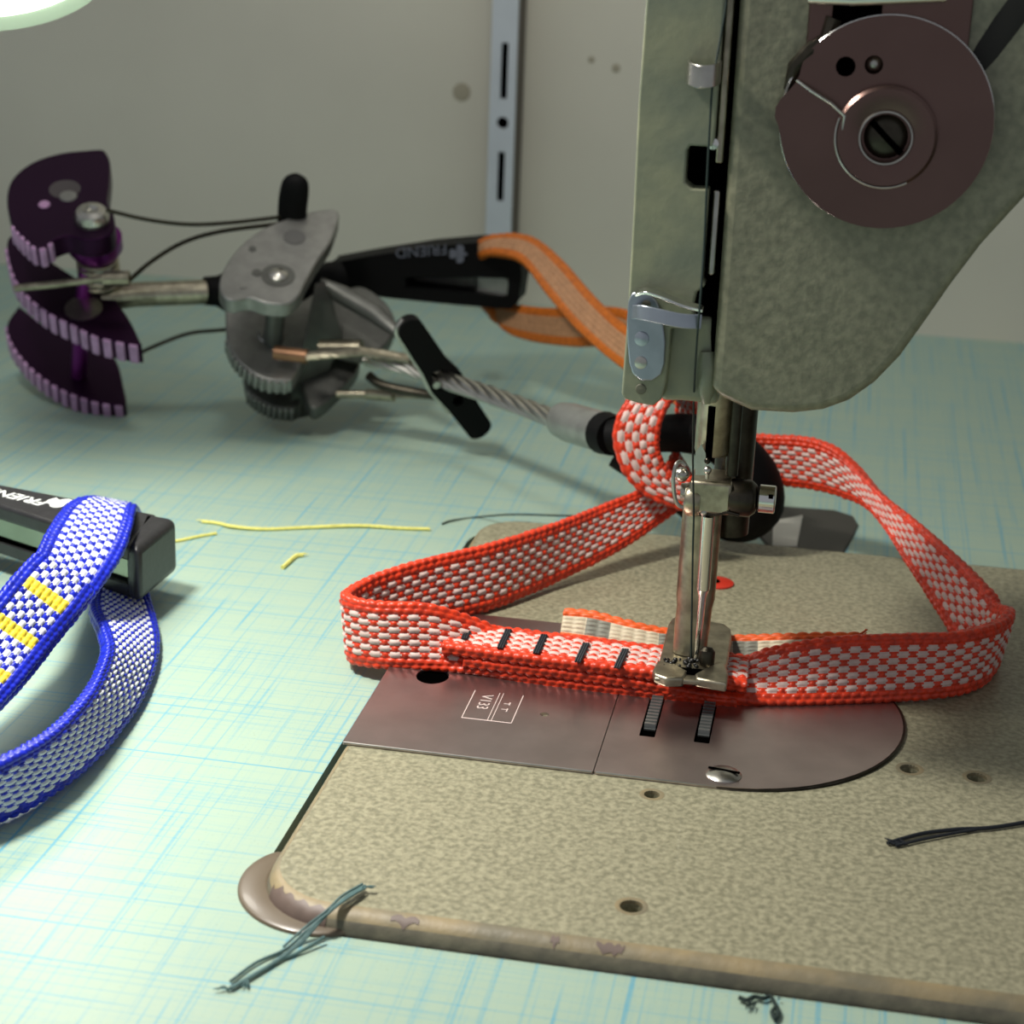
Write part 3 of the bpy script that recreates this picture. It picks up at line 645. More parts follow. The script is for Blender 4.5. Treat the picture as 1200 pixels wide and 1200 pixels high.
rb = [(oy(840, 556, 131), oy(840, 508, 131)), (oy(905, 566, 127), oy(896, 510, 127)), (oy(955, 573, 122), oy(945, 513, 123)), (oy(992, 583, 117), oy(977, 524, 119)), (oy(1020, 597, 110), oy(1005, 547, 115)),
      (oy(1043, 628, 102), oy(1036, 580, 109)), (oy(1065, 664, 94), oy(1076, 612, 100)), (oy(1093, 706, 86), oy(1125, 655, 88)), (oy(1120, 748, 78), oy(1164, 695, 77)), (oy(1142, 768, 73), oy(1170, 708, 74)),
      (a_([69.8, 65.5, .4]), a_([71.9, 66.2, 12.4])), (a_([68.6, 59.5, .5]), a_([70.6, 61, 12.3])), (a_([66, 53, .5]), a_([67, 56, 12.3])), (a_([60, 47.3, .5]), a_([60.5, 51.5, 12])), (a_([50, 42.5, .5]), a_([50.3, 48.3, 11.8])),
      (a_([38, 38, .4]), a_([38, 45.6, 10.8])), (a_([28, 34.6, .5]), a_([27.5, 44.8, 7.8])), (a_([18, 32.4, 1.6]), a_([17.5, 44.6, 3.2])), (a_([0, 32.2, 2.9]), a_([0, 44.6, 3.1])), (a_([-20, 32.8, 2.9]), a_([-20.5, 45, 3.1])), (a_([-30, 33.4, 2.8]), a_([-30.5, 45.4, 3.2]))]
webbing('webbing', rb, RW, sling, thick=1.9, seedv=5)
top = [(a_([-34.3, 33.8, 5.0]), a_([-34.5, 46.0, 5.2])), (a_([-20, 32.8, 5.0]), a_([-20.4, 45.1, 5.2])), (a_([0, 32.2, 5.0]), a_([0, 44.5, 5.2])), (a_([16, 32.2, 4.9]), a_([16, 44.5, 5.1])), (a_([23.5, 32.6, 4.2]), a_([23, 44.6, 5.0]))]
webbing('webbing_overlap', top, RW, sling, thick=2.0, seedv=8, amp=.42)
tail = [(oy(656, 752, 49), oy(662, 714, 54)), (oy(690, 757, 48), oy(697, 718, 54)), (oy(740, 765, 47), oy(745, 731, 53)), (oy(800, 775, 47), oy(800, 741, 53)), (oy(860, 780, 47), oy(860, 746, 53)), (oy(930, 778, 47.5), oy(930, 744, 53)), (oy(1008, 775, 48.5), oy(1008, 743, 54))]
webbing('webbing_tail', tail, [ora_e, cream, gryw], sling, thick=1.7, seedv=12, pattern='blocks', cell=2.4, row=1.1, amp=.4)['label'] = 'cream and grey webbing tail with orange edges'
fr = MB()
for i in range(14):
    p = oy(1008, 742+i*.6, 53); fr.tube([p, p+np.array([random.uniform(.5, 2), random.uniform(-1, 1), random.uniform(-.5, 1.4)])], .14, 5)
fr.build('frayed_end', ora_e, sling, kind='stuff')
for (u, v) in ((549, 737), (591, 748), (633, 754), (682, 764), (728, 771)):
    p0 = oz(u+5, v-10.5, 6.55); p1 = oz(u-5, v+11, 6.55); bt = MB()
    for k in range(5):
        q0 = p0+(p1-p0)*k/5; q1 = p0+(p1-p0)*(k+1)/5; mid = (q0+q1)/2; dx = np.array([.55, .12, 0])
        for s2 in (-1, 0, 1):
            off = np.array([.42*s2, 0, 0]); bt.tube([mid+off-(q1-q0)*.55+[0, 0, -.1], mid+off+[.1, 0, .22], mid+off+(q1-q0)*.55+[0, 0, -.1]], [.2, .3, .2], 7)
    bt.build('bar_tack', navy, sling)

# ------------------------------------------------------------------ cams
AX = nrm((0.10, -0.42, 0.90))
def in_plane(poly, p, n, k=4):
    P = [opl(u, v, p, n) for u, v in poly]
    return P
def lobe(poly, pivot_px, depth_y, n, th, m_face, m_edge, par, teeth=None, name='cam_lobe', holes=()):
    """flat cam lobe: face outline on the plane through its pivot, thickness along the axle, ribbed rim"""
    p = oy(*pivot_px, depth_y); P = in_plane(poly, p, n)
    Q = catmull(P+[P[0]], 4)[:-1]
    lb = MB().prism(Q, -n*th).build(name, m_face, par, bevel=.45, seg=2, angle=35)
    if teeth:
        i0, i1, cnt = teeth; tb = MB(); pts = catmull(P[i0:i1+1], 10); cen = sum(P)/len(P)
        L = [0]
        for a, b in zip(pts, pts[1:]): L.append(L[-1]+np.linalg.norm(b-a))
        for k in range(cnt):
            s = (k+.5)/cnt*L[-1]; j = max(i for i in range(len(L)) if L[i] <= s); j = min(j, len(pts)-2)
            c = pts[j]+(pts[j+1]-pts[j])*((s-L[j])/max(L[j+1]-L[j], 1e-6)); t = nrm(pts[j+1]-pts[j]); o2 = nrm(np.cross(t, n))
            if np.dot(o2, c-cen) < 0: o2 = -o2
            tb2 = MB().obox(c-n*th/2+o2*.05, t*L[-1]/cnt*.33, o2*.75, n*(th/2-.15)); tb2.build('tooth', m_edge, lb, bevel=.28, seg=1)
    return lb, p
def axle_pts(p, n, a, b): return [p+n*a, p+n*b]

# purple cam with black handle
pc = thing('climbing_cam', (-158, 186, TZ), 'purple spring-loaded climbing cam with black handle at back left', 'climbing cam')
pur = [purple_dark, purple_edge]
top_p = [(110, 175), (122, 176), (129, 190), (128, 215), (126, 236), (133, 250), (134, 268), (122, 278), (100, 281), (80, 276), (62, 282), (46, 291), (28, 278), (14, 262), (8, 235), (14, 210), (38, 190), (72, 179)]
lb, pp = lobe(top_p, (108, 258), 176, AX, 6.0, purple_dark, purple_edge, pc, (10, 13, 7))
MB().lathe([(4.6, -.2), (4.6, 1.6), (3.8, 3.0), (2.0, 3.4), (1.4, 2.6), (0, 2.6)], pp, AX, 26).build('axle_head', steel, lb)
q = opl(76, 222, pp, AX); MB().lathe([(4.2, 0), (4.2, .12), (0, .13)], q, AX, 20).build('hole', mat('hole_inside', (70, 64, 66), .5), lb)
q = opl(80, 230, pp, AX); MB().lathe([(2.4, 0), (2.2, .3), (0, .35)], q, AX, 16).build('pin', alu, lb)
q = opl(52, 240, pp, AX); MB().lathe([(1.6, 0), (1.5, .3), (0, .35)], q, AX, 12).build('pin', purple_edge, lb)
q = pp-AX*8
MB().lathe([(7.2, 2.5), (7.2, -1), (5, -4)], q, AX, 24).build('lobe_boss', purple, pc)
sp = MB(); hx = []
for i in range(70):
    a = i*2*math.pi/14; u = nrm(np.cross(AX, (1, 0, 0))); b = np.cross(AX, u); hx.append(pp-AX*(11.5+i*.13)+5.2*(math.cos(a)*u+math.sin(a)*b))
MB().tube(hx, .62, 8).build('coil_spring', old_steel, pc)
mid_p = [(96, 330), (128, 345), (150, 372), (163, 398), (164, 404), (140, 400), (112, 393), (86, 380), (58, 366), (35, 348), (17, 324), (8, 288), (18, 276), (50, 300)]
lb, pm = lobe(mid_p, (98, 346), 181, AX, 6.4, purple_dark, purple_edge, pc, (4, 11, 17))
MB().lathe([(5.0, 0), (5.0, .4), (0, .5)], opl(98, 362, pm, AX), AX, 20).build('axle_washer', steel, lb)
low_p = [(22, 358), (60, 385), (110, 398), (135, 420), (144, 450), (146, 474), (120, 472), (92, 464), (62, 450), (34, 428), (14, 402), (8, 380)]
lb, pl = lobe(low_p, (90, 440), 189, AX, 6.0, purple_dark, purple_edge, pc, (5, 11, 16))
MB().tube([pp-AX*2, pm, pl-AX*3], 2.2, 14).build('axle', purple, pc)
MB().tube([oy(18, 338, 168), oy(60, 334, 168), oy(124, 326, 170)], 1.0, 10).tube([oy(122, 327, 170), oy(152, 326, 171)], 2.0, 14).build('trigger_rod', old_steel, pc)
MB().tube([oy(122, 350, 184), oy(160, 345, 186), oy(246, 342, 192)], 3.4, 16).build('stem', old_steel, pc)
MB().tube([oy(240, 341, 191), oy(254, 341, 193), oy(268, 342, 194), oy(330, 343, 203), oy(400, 328, 214)], [3.9, 4.2, 5.8, 6.2, 5.6], 16).build('stem_sheath', rubber, pc)
hy0, hy1 = 212, 232
hnd = [oy(378, 312, hy0), oy(430, 302, hy0+4), oy(500, 290, hy0+10), oy(560, 280, hy1), oy(604, 278, hy1+3), oy(614, 290, hy1+4), oy(616, 320, hy1+4), oy(611, 350, hy1+3), oy(603, 357, hy1+3), oy(540, 355, hy1-4), oy(460, 350, hy0+8), oy(400, 344, hy0+2)]
win = [oy(u, v, y) for u, v, y in ((474, 326, 220), (474, 338, 220), (520, 338, 226), (598, 344, 234), (600, 322, 234), (560, 322, 230), (520, 324, 226))]
b = MB(); n2 = [(p[0], p[2]) for p in hnd]; w2 = [(p[0], p[2]) for p in win]
b.plate(n2, [w2[::-1]], 0, 12)
b.v = [(x, 215+(x-hnd[0][0])*.28+12-z, y) for x, y, z in b.v]
hd = b.build('handle', rubber, pc, bevel=1.5, seg=3, smooth=False)
MB().box((hnd[2][0]-6, 231, win[1][2]-1), (win[3][0]-9, 233, win[0][2]+1)).build('inner_cable', alu_dark, pc, bevel=.5)
MB().box((win[3][0]-9.5, 230, win[3][2]-.5), (win[3][0]+1, 236, win[4][2]+.5)).build('cable_clip', alu, pc, bevel=.8)
tx = MB(); vs, fs = text_mesh('FRIEND', 4.6, (0, 0, 0), (-1, 0, 0), (0, 0, -1), (0, -1, 0), .2)
o0 = oy(522, 295, 222); dirx = nrm(oy(470, 303, 216)-o0)
vs, fs = text_mesh('FRIEND', 4.4, (0, 0, 0), dirx, nrm(np.cross(dirx, (.1, 1, 0)))*-1, (0, -1, 0), .2)
yy0 = 215+(o0[0]-hnd[0][0])*.28
zdir = nrm(np.cross(dirx, (0.1, 1, 0)));  zdir = zdir if zdir[2] < 0 else -zdir
vs, fs = text_mesh('FRIEND', 4.2, (o0[0], yy0-.25, o0[2]+1.8), np.array([-1, -.28, -.10]), np.array([.08, 0, -1]), np.array([0, -1, 0]), .2)
tx.add(vs, fs); tx.build('lettering', mat('faded_print', (92, 96, 108), .6), hd, smooth=False)
p = oy(535, 298, yy0); e = MB()
for dx, dz in ((-1.2, 0), (.7, 1.3), (.7, -1.3)): e.lathe([(1.35, 0), (1.35, .2)], (p[0]+dx, 215+(p[0]+dx-hnd[0][0])*.28-.05, p[2]+dz), (0, -1, 0), 14)
e.box((p[0]+.6, 215+(p[0]-hnd[0][0])*.28-.1, p[2]-.4), (p[0]+2.8, 215+(p[0]-hnd[0][0])*.28+.6, p[2]+.4)).build('emblem', mat('faded_print', (92, 96, 108), .6), hd, smooth=False)
# trigger of the purple cam and its two wires
tg = MB().tube(catmull([oy(342, 268, 200), oy(343, 240, 198), oy(346, 218, 196), oy(347, 203, 196)], 6), [4.1*math.sqrt(max(.02, 1-(i/18)**5)) for i in range(19)], 18, flat=.6, upv=(0, 1, 0)).build('trigger', rubber, pc)
MB().tube(catmull([oy(124, 246, 174), oy(170, 257, 178), oy(220, 263, 184), oy(270, 261, 190), oy(332, 254, 198)], 5), .55, 8).build('trigger_wire', dark_steel, pc)
MB().tube(catmull([oy(152, 328, 171), oy(178, 306, 176), oy(215, 284, 182), oy(260, 271, 190), oy(330, 262, 198)], 5), .62, 8).build('trigger_wire', dark_steel, pc)
MB().tube(catmull([oy(150, 420, 184), oy(190, 402, 188), oy(225, 390, 192), oy(270, 385, 197), oy(300, 370, 200)], 5), .55, 8).build('trigger_wire', dark_steel, pc)

# silver cam with cable and thumb loop
AX2 = nrm((0.16, -0.44, 0.88))
sv = thing('climbing_cam', (-112, 190, TZ), 'grey aluminium climbing cam with steel cable and black thumb loop', 'climbing cam')
t_p = [(347, 252), (370, 247), (390, 245), (397, 250), (395, 262), (386, 285), (372, 305), (358, 330), (350, 346), (336, 356), (312, 355), (292, 349), (272, 352), (260, 345), (257, 330), (266, 308), (285, 285), (312, 266)]
lb, pt = lobe(t_p, (326, 323), 176, AX2, 4.6, alu, alu, sv)
for (u, v, r, m_) in ((326, 323, 4.4, alu_dark), (345, 278, 3.0, mat('hole_grey', (86, 86, 84), .6)), (301, 320, 1.3, alu_dark), (296, 292, 1.0, alu_dark), (285, 336, .9, alu)):
    q = opl(u, v, pt, AX2); MB().lathe([(r, 0), (r, .2), (0, .22)], q, AX2, 20).build('lobe_detail', m_, lb)
q = opl(326, 323, pt, AX2); MB().lathe([(2.6, 0), (2.4, .6), (1.3, 1.2), (0, 1.3)], q, AX2, 18).build('axle_head', steel, lb)
s_p = [(264, 352), (300, 354), (335, 358), (358, 350), (376, 338), (384, 352), (374, 385), (360, 412), (345, 440), (338, 446), (312, 444), (292, 434), (276, 418), (266, 396)]
lb, p2 = lobe(s_p, (320, 400), 181, AX2, 4.6, alu, alu, sv, (9, 13, 13))
q = opl(318, 392, p2, AX2); MB().lathe([(3.8, 0), (3.4, .5), (0, .7)], q, AX2, 20).build('axle_washer', alu, lb)
l_p = [(284, 432), (320, 440), (348, 452), (352, 470), (345, 478), (322, 476), (304, 468), (290, 456)]
lb, p3 = lobe(l_p, (322, 455), 187, AX2, 5.0, alu_dark, alu, sv, (4, 7, 10))
for (poly, piv, y, m_) in (([(388, 350), (420, 335), (450, 352), (463, 376), (456, 398), (436, 412), (400, 408), (376, 392)], (420, 380), 196, alu_dark),
                           ([(350, 440), (392, 400), (418, 404), (420, 430), (392, 462), (366, 478)], (385, 435), 190, alu_dark)):
    lobe(poly, piv, y, AX2, 4.5, m_, alu_dark, sv)
MB().tube([pt-AX2*2, p2, p3-AX2*8], 2.6, 14).build('axle', alu_dark, sv)
pts = [oy(368, 330, 186), oy(386, 400, 186), oy(346, 492, 188), oy(338, 478, 184), oy(356, 400, 180)]
MB().prism(pts, (3, 3.5, 0)).build('side_plate', alu_dark, sv, bevel=.5)
def rope(pts, r, name, m, par, strands=7, turns=.10):
    """twisted steel cable: separate strands wound round a core"""
    P = catmull(pts, 10); b = MB(); L = 0; ang = []; 
    for i, p in enumerate(P):
        if i: L += np.linalg.norm(P[i]-P[i-1])
        ang.append(L*turns*2*math.pi/r/1.6)
    T = [nrm(P[min(i+1, len(P)-1)]-P[max(i-1, 0)]) for i in range(len(P))]
    b.tube(P, r*.72, 8)
    for k in range(strands):
        q = []
        for i in range(len(P)):
            u = nrm(np.cross(T[i], (0, 0, 1))); v = np.cross(T[i], u); a = ang[i]+2*math.pi*k/strands; q.append(P[i]+r*.68*(math.cos(a)*u+math.sin(a)*v))
        b.tube(q, r*.34, 6)
    return b.build(name, m, par)
def dense(a, b, n): return [a+(b-a)*i/n for i in range(n+1)]
ca = [oy(430, 420, 176), oy(480, 430, 172), oy(520, 445, 167), oy(560, 458, 160), oy(605, 474, 150), oy(660, 495, 138)]
rope(dense(ca[0], ca[1], 3)[:-1]+dense(ca[1], ca[2], 3)[:-1]+dense(ca[2], ca[3], 3)[:-1]+dense(ca[3], ca[4], 4)[:-1]+dense(ca[4], ca[5], 5), 2.35, 'cable', steel, sv)
rope(dense(oy(352, 418, 172), oy(420, 412, 170), 6)+dense(oy(425, 412, 170), oy(480, 420, 170), 5), 1.25, 'trigger_cable', old_steel, sv)
MB().tube([oy(322, 413, 172), oy(360, 418, 172)], 1.9, 12).build('copper_ferrule', mat('copper', (150, 112, 84), .4, .7), sv)
MB().tube([oy(375, 408, 178), oy(424, 408, 178)], 2.3, 12).tube([oy(375, 408, 178), oy(424, 408, 178)], 2.3, 12).build('cable_ferrule', old_steel, sv)
MB().tube([oy(375, 330, 190), oy(400, 345, 190), oy(440, 368, 184), oy(476, 398, 178)], [1.2, 2.6, 2.6, 1.2], 12).build('trigger_rod', alu_dark, sv)
MB().tube([oy(395, 462, 184), oy(432, 462, 184)], 1.1, 10).tube([oy(430, 462, 184), oy(462, 464, 182)], 1.5, 10).tube([oy(460, 464, 182), oy(520, 466, 178)], .6, 8).build('trigger_rod', old_steel, sv)
MB().tube(catmull([oy(432, 440, 178), oy(450, 452, 176), oy(500, 462, 174), oy(535, 464, 172)], 4), 1.3, 10).build('trigger_rod', dark_steel, sv)
# black trigger bar with a bright edge and windows
ta, tb_ = oy(482, 388, 160), oy(560, 500, 176); d = nrm(tb_-ta); wv = nrm(np.cross(d, fw)); nv = np.cross(d, wv)
Lt = np.linalg.norm(tb_-ta)
def tq(s, t): return (s*Lt, t)
outl_ = []
for i in range(9): a = math.pi/2+math.pi*i/8; outl_.append((3.0*math.cos(a)-1, 3.4*math.sin(a)))
outl_ += [(Lt*.35, -3.9), (Lt*.5, -4.7), (Lt*.7, -3.9)]
for i in range(9): a = -math.pi/2+math.pi*i/8; outl_.append((Lt+2.4*math.cos(a), 3.4*math.sin(a)))
outl_ += [(Lt*.7, 3.6), (Lt*.5, 4.4), (Lt*.35, 3.4)]
b = MB().plate(outl_, [[(Lt*.36, -2.0), (Lt*.50, -2.7), (Lt*.55, .2), (Lt*.38, .9)], circ(Lt*.68, -.4, 1.5, 14)], 0, 3.4)
b.v = [tuple(ta+d*x+wv*y-nv*(z-1.7)) for x, y, z in b.v]
tr = b.build('trigger_bar', rubber, sv, bevel=.7, seg=2, smooth=False)
rimp = [ta+d*x+wv*y for x, y in outl_]
side = [p for (x, y), p in zip(outl_, rimp)]
sgn = 1 if np.dot(wv, RT) < 0 else -1
edge = [ta+d*x+wv*y*1.03+nv*s for x, y, s in [(Lt*.75, 3.7*sgn, 0), (Lt*.5, 4.5*sgn, 0), (Lt*.3, 3.5*sgn, 0), (0, 3.5*sgn, 0), (-3.0, 2.3*sgn, 0), (-4.1, 0, 0)]]
MB().tube(catmull(edge, 4), .75, 8).build('bright_edge', steel, tr)
MB().tube([ta+d*Lt*.44-wv*2.6-nv*1.7, ta+d*Lt*.44-wv*2.6+nv*3], 1.0, 8).build('pin', steel, tr)
# sleeve and thumb loop
MB().tube([oy(658, 492, 139), oy(668, 495, 136), oy(712, 508, 124)], [4.2, 4.7, 4.7], 20).tube([oy(655, 490, 140), oy(660, 493, 138)], [2.6, 4.0], 20).build('sleeve', mat('crimp', (158, 160, 156), .4, .7, var=.12, vscale=250, bump=.15), sv)
MB().tube([oy(708, 507, 125), oy(720, 511, 121)], [5.0, 4.6], 20).build('sleeve_collar', rubber, sv)
ring = [oy(718, 511, 121), oy(770, 508, 117), oy(815, 509, 115), oy(853, 524, 115), oy(880, 556, 116), oy(887, 590, 117), oy(868, 606, 117.5), oy(838, 602, 118), oy(800, 582, 119), oy(760, 556, 121), oy(722, 532, 122)]
rad = [4.0, 4.2, 4.5, 5.0, 6.0, 6.2, 5.8, 5.0, 4.0, 3.4, 3.2]
RP = catmull(ring, 5); RR = list(np.interp(np.linspace(0, 10, len(RP)), range(11), rad))
MB().tube(RP, RR, 20).build('thumb_loop', rubber, sv)

# ------------------------------------------------------------------ orange sling on the purple cam
osl = thing('orange_sling', (-20, 200, TZ), 'orange and tan woven sling looped through the black handle', 'sling')
up_ = [(oy(585, 322, 246), oy(572, 312, 252)), (oy(566, 303, 226), oy(562, 284, 230)), (oy(585, 300, 220), oy(592, 275, 226)), (oy(612, 309, 214), oy(627, 280, 220)), (oy(641, 345, 204), oy(660, 306, 210)), (oy(675, 385, 192), oy(690, 340, 199)),
       (oy(712, 418, 178), oy(722, 372, 186)), (oy(750, 446, 160), oy(760, 400, 168)), (oy(800, 480, 145), oy(805, 440, 150))]
webbing('webbing', up_, [org, tanw, tanw], osl, thick=2.2, pattern='plain', edge_rows=1, amp=.28, cell=2.2, row=1.5)
dn = [(oy(575, 362, 236), oy(560, 352, 243)), (oy(590, 386, 234), oy(575, 352, 240)), (oy(620, 399, 226), oy(625, 360, 230)), (oy(670, 406, 212), oy(670, 362, 216)), (oy(730, 408, 196), oy(730, 362, 200)), (oy(800, 440, 176), oy(800, 400, 180))]
webbing('webbing', dn, [org, tanw, tanw], osl, thick=2.2, pattern='plain', amp=.28, cell=2.2, row=1.5, seedv=2)
webbing('webbing', [(oy(800, 480, 145), oy(805, 440, 150)), (oy(845, 512, 136), oy(850, 492, 140)), (oy(885, 530, 132), oy(880, 506, 134))], [org, tanw, tanw], osl, thick=1.6, pattern='plain', amp=.28, cell=2.2, row=1.5, seedv=4)

# ------------------------------------------------------------------ blue sling and its handle
bh_ = thing('cam_grip', (-118, 62, TZ), 'black plastic grip of a climbing cam with white lettering, blue sling through it', 'climbing gear')
ZT, ZB = 14.0, 2.0
c0 = oz(208, 607, ZT); c1 = oz(162, 643, ZT); c2 = oz(0, 567, ZT); c3 = oz(0, 592, ZT)
ub = nrm(c2-c0); uf = nrm(c3-c1)
def far(c, u, d): return c+u*d
def quadbox(a, b, c, d, z0, z1):
    return MB().prism([(p[0], p[1], z1) for p in (a, b, c, d)], (0, 0, z0-z1))
Lb = 90
e0 = far(c0, ub, 9); e1 = far(c1, uf, 3.5)
cap = quadbox(c0, c1, e1, e0, ZB, ZT).build('end_cap', blk_plastic, bh_, bevel=2.2, seg=4, angle=50)
pe = [c1+(c0-c1)*t for t in (.22, .4, .8)]
tb1 = quadbox(far(c0, ub, 5), far(c1, uf, 2.5), far(c1, uf, Lb), far(c0, ub, Lb), ZT-3.6, ZT).build('upper_arm', blk_plastic, bh_, bevel=1.5, seg=4, angle=50)
quadbox(far(c0, ub, 5), far(c1, uf, 2.5)+(0, 1.5, 0), far(c1, uf, Lb)+(0, 1.5, 0), far(c0, ub, Lb), ZB, ZB+2.6).build('lower_arm', blk_plastic, bh_, bevel=1.0, seg=3, angle=50)
mpl = mat('brushed_green_steel', (150, 158, 142), .22, .9, var=.12, vscale=90)
quadbox(far(c0, ub, 5)+(0, -2, 0), far(c1, uf, 2.5)+(0, 3.2, 0), far(c1, uf, Lb)+(0, 3.2, 0), far(c0, ub, Lb), ZB+2.6, ZT-3.6).build('steel_core', mpl, bh_, bevel=.8)
# lettering upside down as seen from the operator's side
lp = oz(54.5, 590.5, ZT+.02); lx = nrm(ub+uf); ly = np.cross((0, 0, 1), lx); 
vs, fs = text_mesh('FRIEND', 4.7, (lp[0]+.6, lp[1]+1.2, ZT+.01), lx*1.12, ly*.95, (0, 0, 1), .1, bold=.05, shear=.15)
MB().add(vs, fs).build('lettering', white_print, tb1, smooth=False, label='white letters')
e = MB(); ec = oz(69, 589.5, ZT)
for dx, dy in ((-1.2, .0), (.6, 1.3), (.6, -1.3)):
    q = ec-lx*dx*1.15+ly*dy; e.lathe([(1.55, 0), (1.55, .12+.02*dx)], (q[0], q[1], ZT), (0, 0, 1), 16)
e.prism([(p[0], p[1], ZT+.12) for p in (ec+lx*.2+ly*.4, ec+lx*.2-ly*.4, ec+lx*2.6-ly*2.2, ec+lx*3.0+ly*.2)], (0, 0, -.1)).build('emblem', white_print, tb1, smooth=False)
dr = MB(); dcn = (c0+c1)/2; o_ = nrm(np.cross(c0-c1, (0, 0, -1)))
if np.dot(o_, (1, 0, 0)) < 0: o_ = -o_
bs = thing('blue_sling', (-110, 30, TZ), 'blue and white woven sling threaded through the black cam handle', 'sling')
BW = [blu, wht2, yel]
ctop = [(oz(-95, 830, 13), oz(-25, 860, 6)), (oz(-45, 760, 15), oz(30, 800, 8)), (oz(0, 702, 18), oz(66, 754, 9)), (oz(38, 656, 20), oz(108, 702, 12)), (oz(55, 625, 19.5), oz(140, 655, 15)), (oz(75, 598, 18), oz(153, 622, 16.5)),
        (oz(92, 588, 16.5), oz(158, 600, 16)), (oz(112, 588, 11), oz(160, 598, 10)), (oz(118, 600, 3), oz(165, 608, 2)), (oz(112, 640, -1), oz(168, 650, -1.4))]
webbing('webbing', ctop, BW, bs, thick=1.9, seedv=20, edge_rows=1)
clow = [(oz(112, 650, -.8), oz(170, 655, -1.0)), (oz(108, 686, -.8), oz(172, 690, -1.0)), (oz(104, 706, .8), oz(172, 708, 1.0)), (oz(180, 722, -2.0), oz(112, 722, 5))][:3]
low = [(a_([-105, 66, -.4]), a_([-116, 63, .4])), (oz(174, 700, -1.4), oz(108, 700, 1.5)), (oz(180, 722, -2.0), oz(106, 716, 4)), (oz(184, 748, -2), oz(116, 738, 7)), (oz(181, 775, -2), oz(122, 762, 8.6)), (oz(168, 810, -2), oz(112, 792, 9)),
       (oz(148, 842, -2), oz(95, 820, 9.2)), (oz(108, 890, -2), oz(60, 856, 9.4)), (oz(50, 935, -2), oz(15, 883, 9.5)), (oz(-5, 962, -2), oz(-30, 902, 9.5)), (oz(-80, 985, -2), oz(-90, 915, 9.5))]
webbing('webbing', low, BW, bs, thick=2.2, seedv=22, edge_rows=1, amp=.45)
ov = [(oz(-95, 826, 15.2), oz(-25, 856, 8.4)), (oz(-48, 756, 17), oz(27, 796, 10.2)), (oz(-3, 698, 20), oz(63, 750, 11)), (oz(22, 668, 21.2), oz(92, 716, 13)), (oz(40, 650, 21.7), oz(108, 695, 14.0))]
webbing('webbing_overlap', ov, BW, bs, thick=1.9, seedv=24, pattern='stitched', amp=.42)['label'] = 'sewn overlap with yellow stitching'

# ------------------------------------------------------------------ loose threads
def thread(name, pts, r, m, label, ends=None, cat='thread', fray=0):
    b = MB().tube(catmull(pts, 6), r, 6)
    for e in (ends or []):
        p = np.asarray(e[0]); d = np.asarray(e[1], float)
        for i in range(fray):
            q = d+np.array([random.uniform(-1, 1), random.uniform(-1, 1), random.uniform(0, .5)])*.45*np.linalg.norm(d)
            b.tube([p, p+q*.5+np.array([0, 0, .2]), p+q], [.12, .09, .06], 5)
    return tag(b.build(name, m), label, cat)
z = TZ+.45
thread('yellow_thread', [oz(237, 611, z), oz(255, 613, z), oz(273, 617, z+.2), oz(310, 620, z), oz(360, 618, z), oz(420, 616, z+.1), oz(470, 619, z), oz(504, 620, z)], .42, pale_y, 'longest pale yellow thread lying straight across the green table', [(oz(240, 611, z), (-1.5, .6, 0))], fray=4)
thread('yellow_thread', [oz(190, 636, z-.1), oz(212, 633, z-.1), oz(235, 628, z-.1), oz(254, 625, z-.1)], .36, pale_y, 'faint short yellow thread beside the end of the black handle', [])
thread('yellow_thread', [oz(331, 665, z), oz(338, 659, z), oz(346, 652, z), oz(355, 650, z)], .5, pale_y, 'tiny curved yellow thread clipping alone on the table', [(oz(353, 650, z), (1.3, .3, 0))], fray=5)
thread('yellow_thread', [oz(79, 714, z), oz(82, 719, z), oz(85, 726, z)], .55, pale_y, 'tiny yellow thread tuft between the two blue straps', [(oz(84, 724, z), (.9, -1.2, 0))], fray=5)
thread('dark_thread', [oz(518, 614, TZ+.3), oz(530, 610, TZ+.3), oz(560, 606, TZ+.3), oz(600, 603, .4), oz(650, 604, .4), oz(688, 605, .4)], .22, dgreen, 'thin dark green thread trailing over the back corner of the bed')
tz = [oz(424, 1042, .9), oz(410, 1050, 1.2), oz(392, 1062, 1.0), oz(372, 1080, -.3), oz(352, 1103, -1.8), oz(325, 1125, z), oz(295, 1143, z), oz(266, 1160, z)]
tz2 = [oz(428, 1038, .9), oz(404, 1052, 1.0), oz(385, 1070, .6), oz(362, 1088, -1.2), oz(335, 1112, z), oz(300, 1128, z), oz(270, 1150, z)]
b = MB().tube(catmull(tz, 6), .24, 6).tube(catmull([p+[.5, .3, .1] for p in tz], 6), .2, 6).tube(catmull(tz2, 6), .24, 6).tube(catmull([p+[-.45, .2, .15] for p in tz2[:5]], 6), .2, 6).tube(catmull([oz(380, 1098, -1.9), oz(345, 1118, z), oz(320, 1127, z)], 6), .25, 5)
for p, d in ((oz(266, 1158, z), (-1.2, -.5, 0)), (oz(290, 1148, z), (.1, -1.6, 0)), (oz(426, 1040, .9), (1.2, .5, 0))):
    p = np.asarray(p)
    for i in range(9):
        q = np.array(d)+np.array([random.uniform(-1, 1), random.uniform(-1, 1), random.uniform(0, .4)])*.6; b.tube([p, p+q*.5+[0, 0, .15], p+q], [.14, .1, .07], 5)
tag(b.build('teal_thread', teal), 'knotted teal thread draped over the front left bed corner', 'thread')
b = MB().tube(catmull([oz(1212, 962, .5), oz(1160, 970, .5), oz(1120, 972, .5), oz(1080, 977, .5), oz(1040, 988, .5)], 6), .34, 6)
b.tube(catmull([oz(1150, 971, .45), oz(1115, 977, .45), oz(1080, 984, .45), oz(1050, 991, .45)], 6), .26, 6)
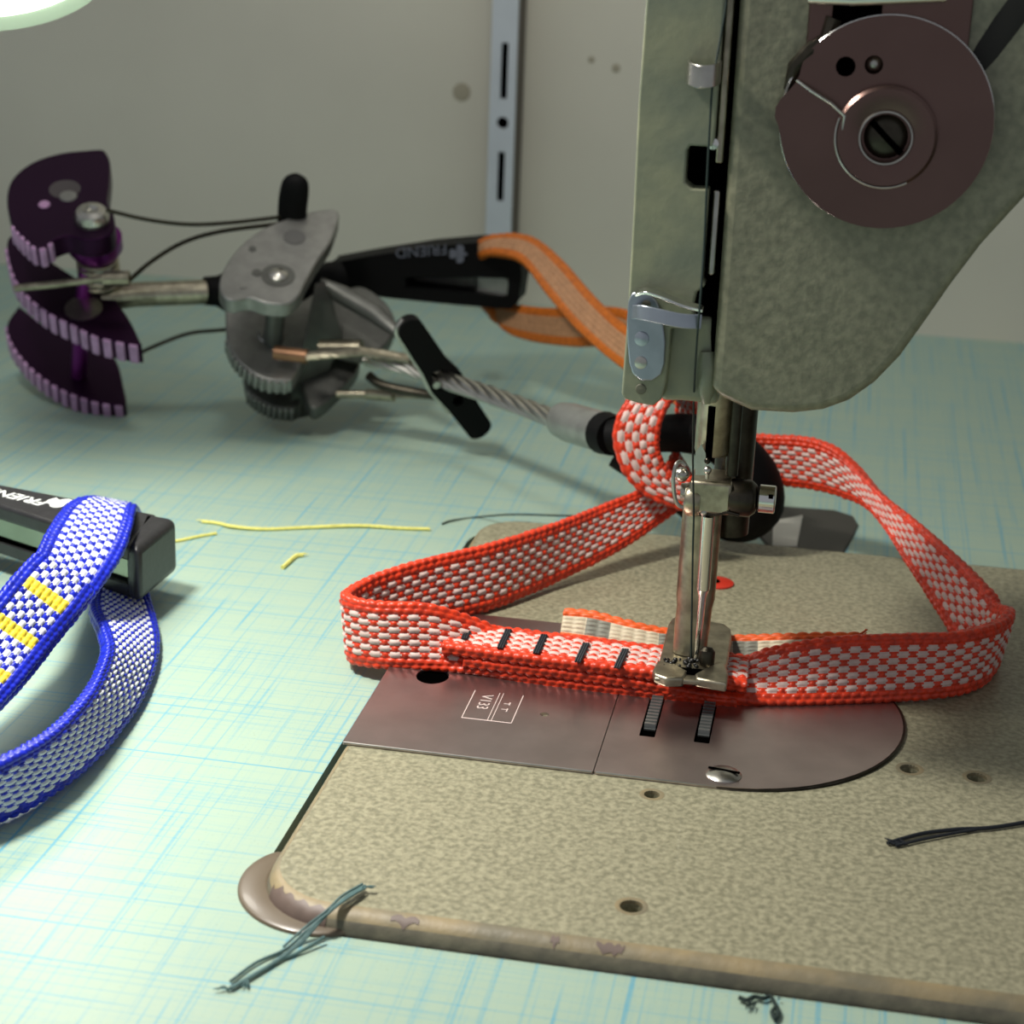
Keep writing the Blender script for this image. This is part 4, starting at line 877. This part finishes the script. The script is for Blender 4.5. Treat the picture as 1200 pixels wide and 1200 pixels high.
for i in range(12):
    p = np.asarray(oz(1042+random.uniform(0, 22), 986+random.uniform(-1, 5), .45)); q = np.array([-1.3, random.uniform(-1.1, .7), random.uniform(0, .4)]); b.tube([p, p+q*.5, p+q], [.16, .12, .07], 5)
tag(b.build('black_thread', navy), 'black frayed thread lying on the bed at the right edge', 'thread')
b = MB()
kp = [oz(u, v, z+.2) for u, v in ((866, 1169), (875, 1172), (884, 1168), (894, 1170), (903, 1168), (908, 1176), (912, 1186), (908, 1194), (905, 1186), (909, 1180))]
b.tube(catmull(kp, 5), .34, 6)
for i in range(10):
    p = np.asarray(oz(random.choice((878, 884, 909))+random.uniform(-4, 4), random.choice((1171, 1176)), z+.1)); q = np.array([random.uniform(-1.5, 1.2), random.uniform(-1.6, .2), 0]); b.tube([p, p+q*.5+[0, 0, .2], p+q], [.16, .12, .07], 5)
tag(b.build('tangled_thread', dgreen), 'dark tangled thread knot on the table below the bed edge', 'thread')

# ------------------------------------------------------------------ lamp
lamp = thing('work_lamp', (-150, 120, TZ), 'pale green work lamp head lit white in the top left corner', 'lamp')
MB().lathe([(28, -.5), (27.4, -1.8), (25.5, 1), (20, 14), (12, 24), (8, 30), (0, 30)], LAMP_C, -LAMP_N, 48, False).build('shade', mat('lamp_enamel', (150, 170, 148), .35, 0, coat=.3), lamp)
em = bpy.data.materials.new('lamp_glow'); em.use_nodes = True; bb = em.node_tree.nodes['Principled BSDF']
bb.inputs['Emission Color'].default_value = (1, .97, .9, 1); bb.inputs['Emission Strength'].default_value = 6
MB().lathe([(25.6, -.3), (25, .6), (0, 1.0)], LAMP_C-LAMP_N*1.0, LAMP_N, 40).build('diffuser', em, lamp)
neck = [LAMP_C-LAMP_N*28, LAMP_C-LAMP_N*48+[-8, 10, 0], LAMP_C+[-60, 60, 40], LAMP_C+[-95, 80, 10], np.array([-250, 172, 40]), np.array([-252, 174, TZ+4])]
MB().tube(catmull(neck, 8), 4, 14).build('gooseneck', rubber, lamp)
MB().lathe([(30, 0), (30, 4), (26, 8), (6, 10), (0, 10)], (-252, 174, TZ), (0, 0, 1), 40).build('base', blk_plastic, lamp)

for o in bpy.data.objects:
    if '_o' in o: del o['_o']
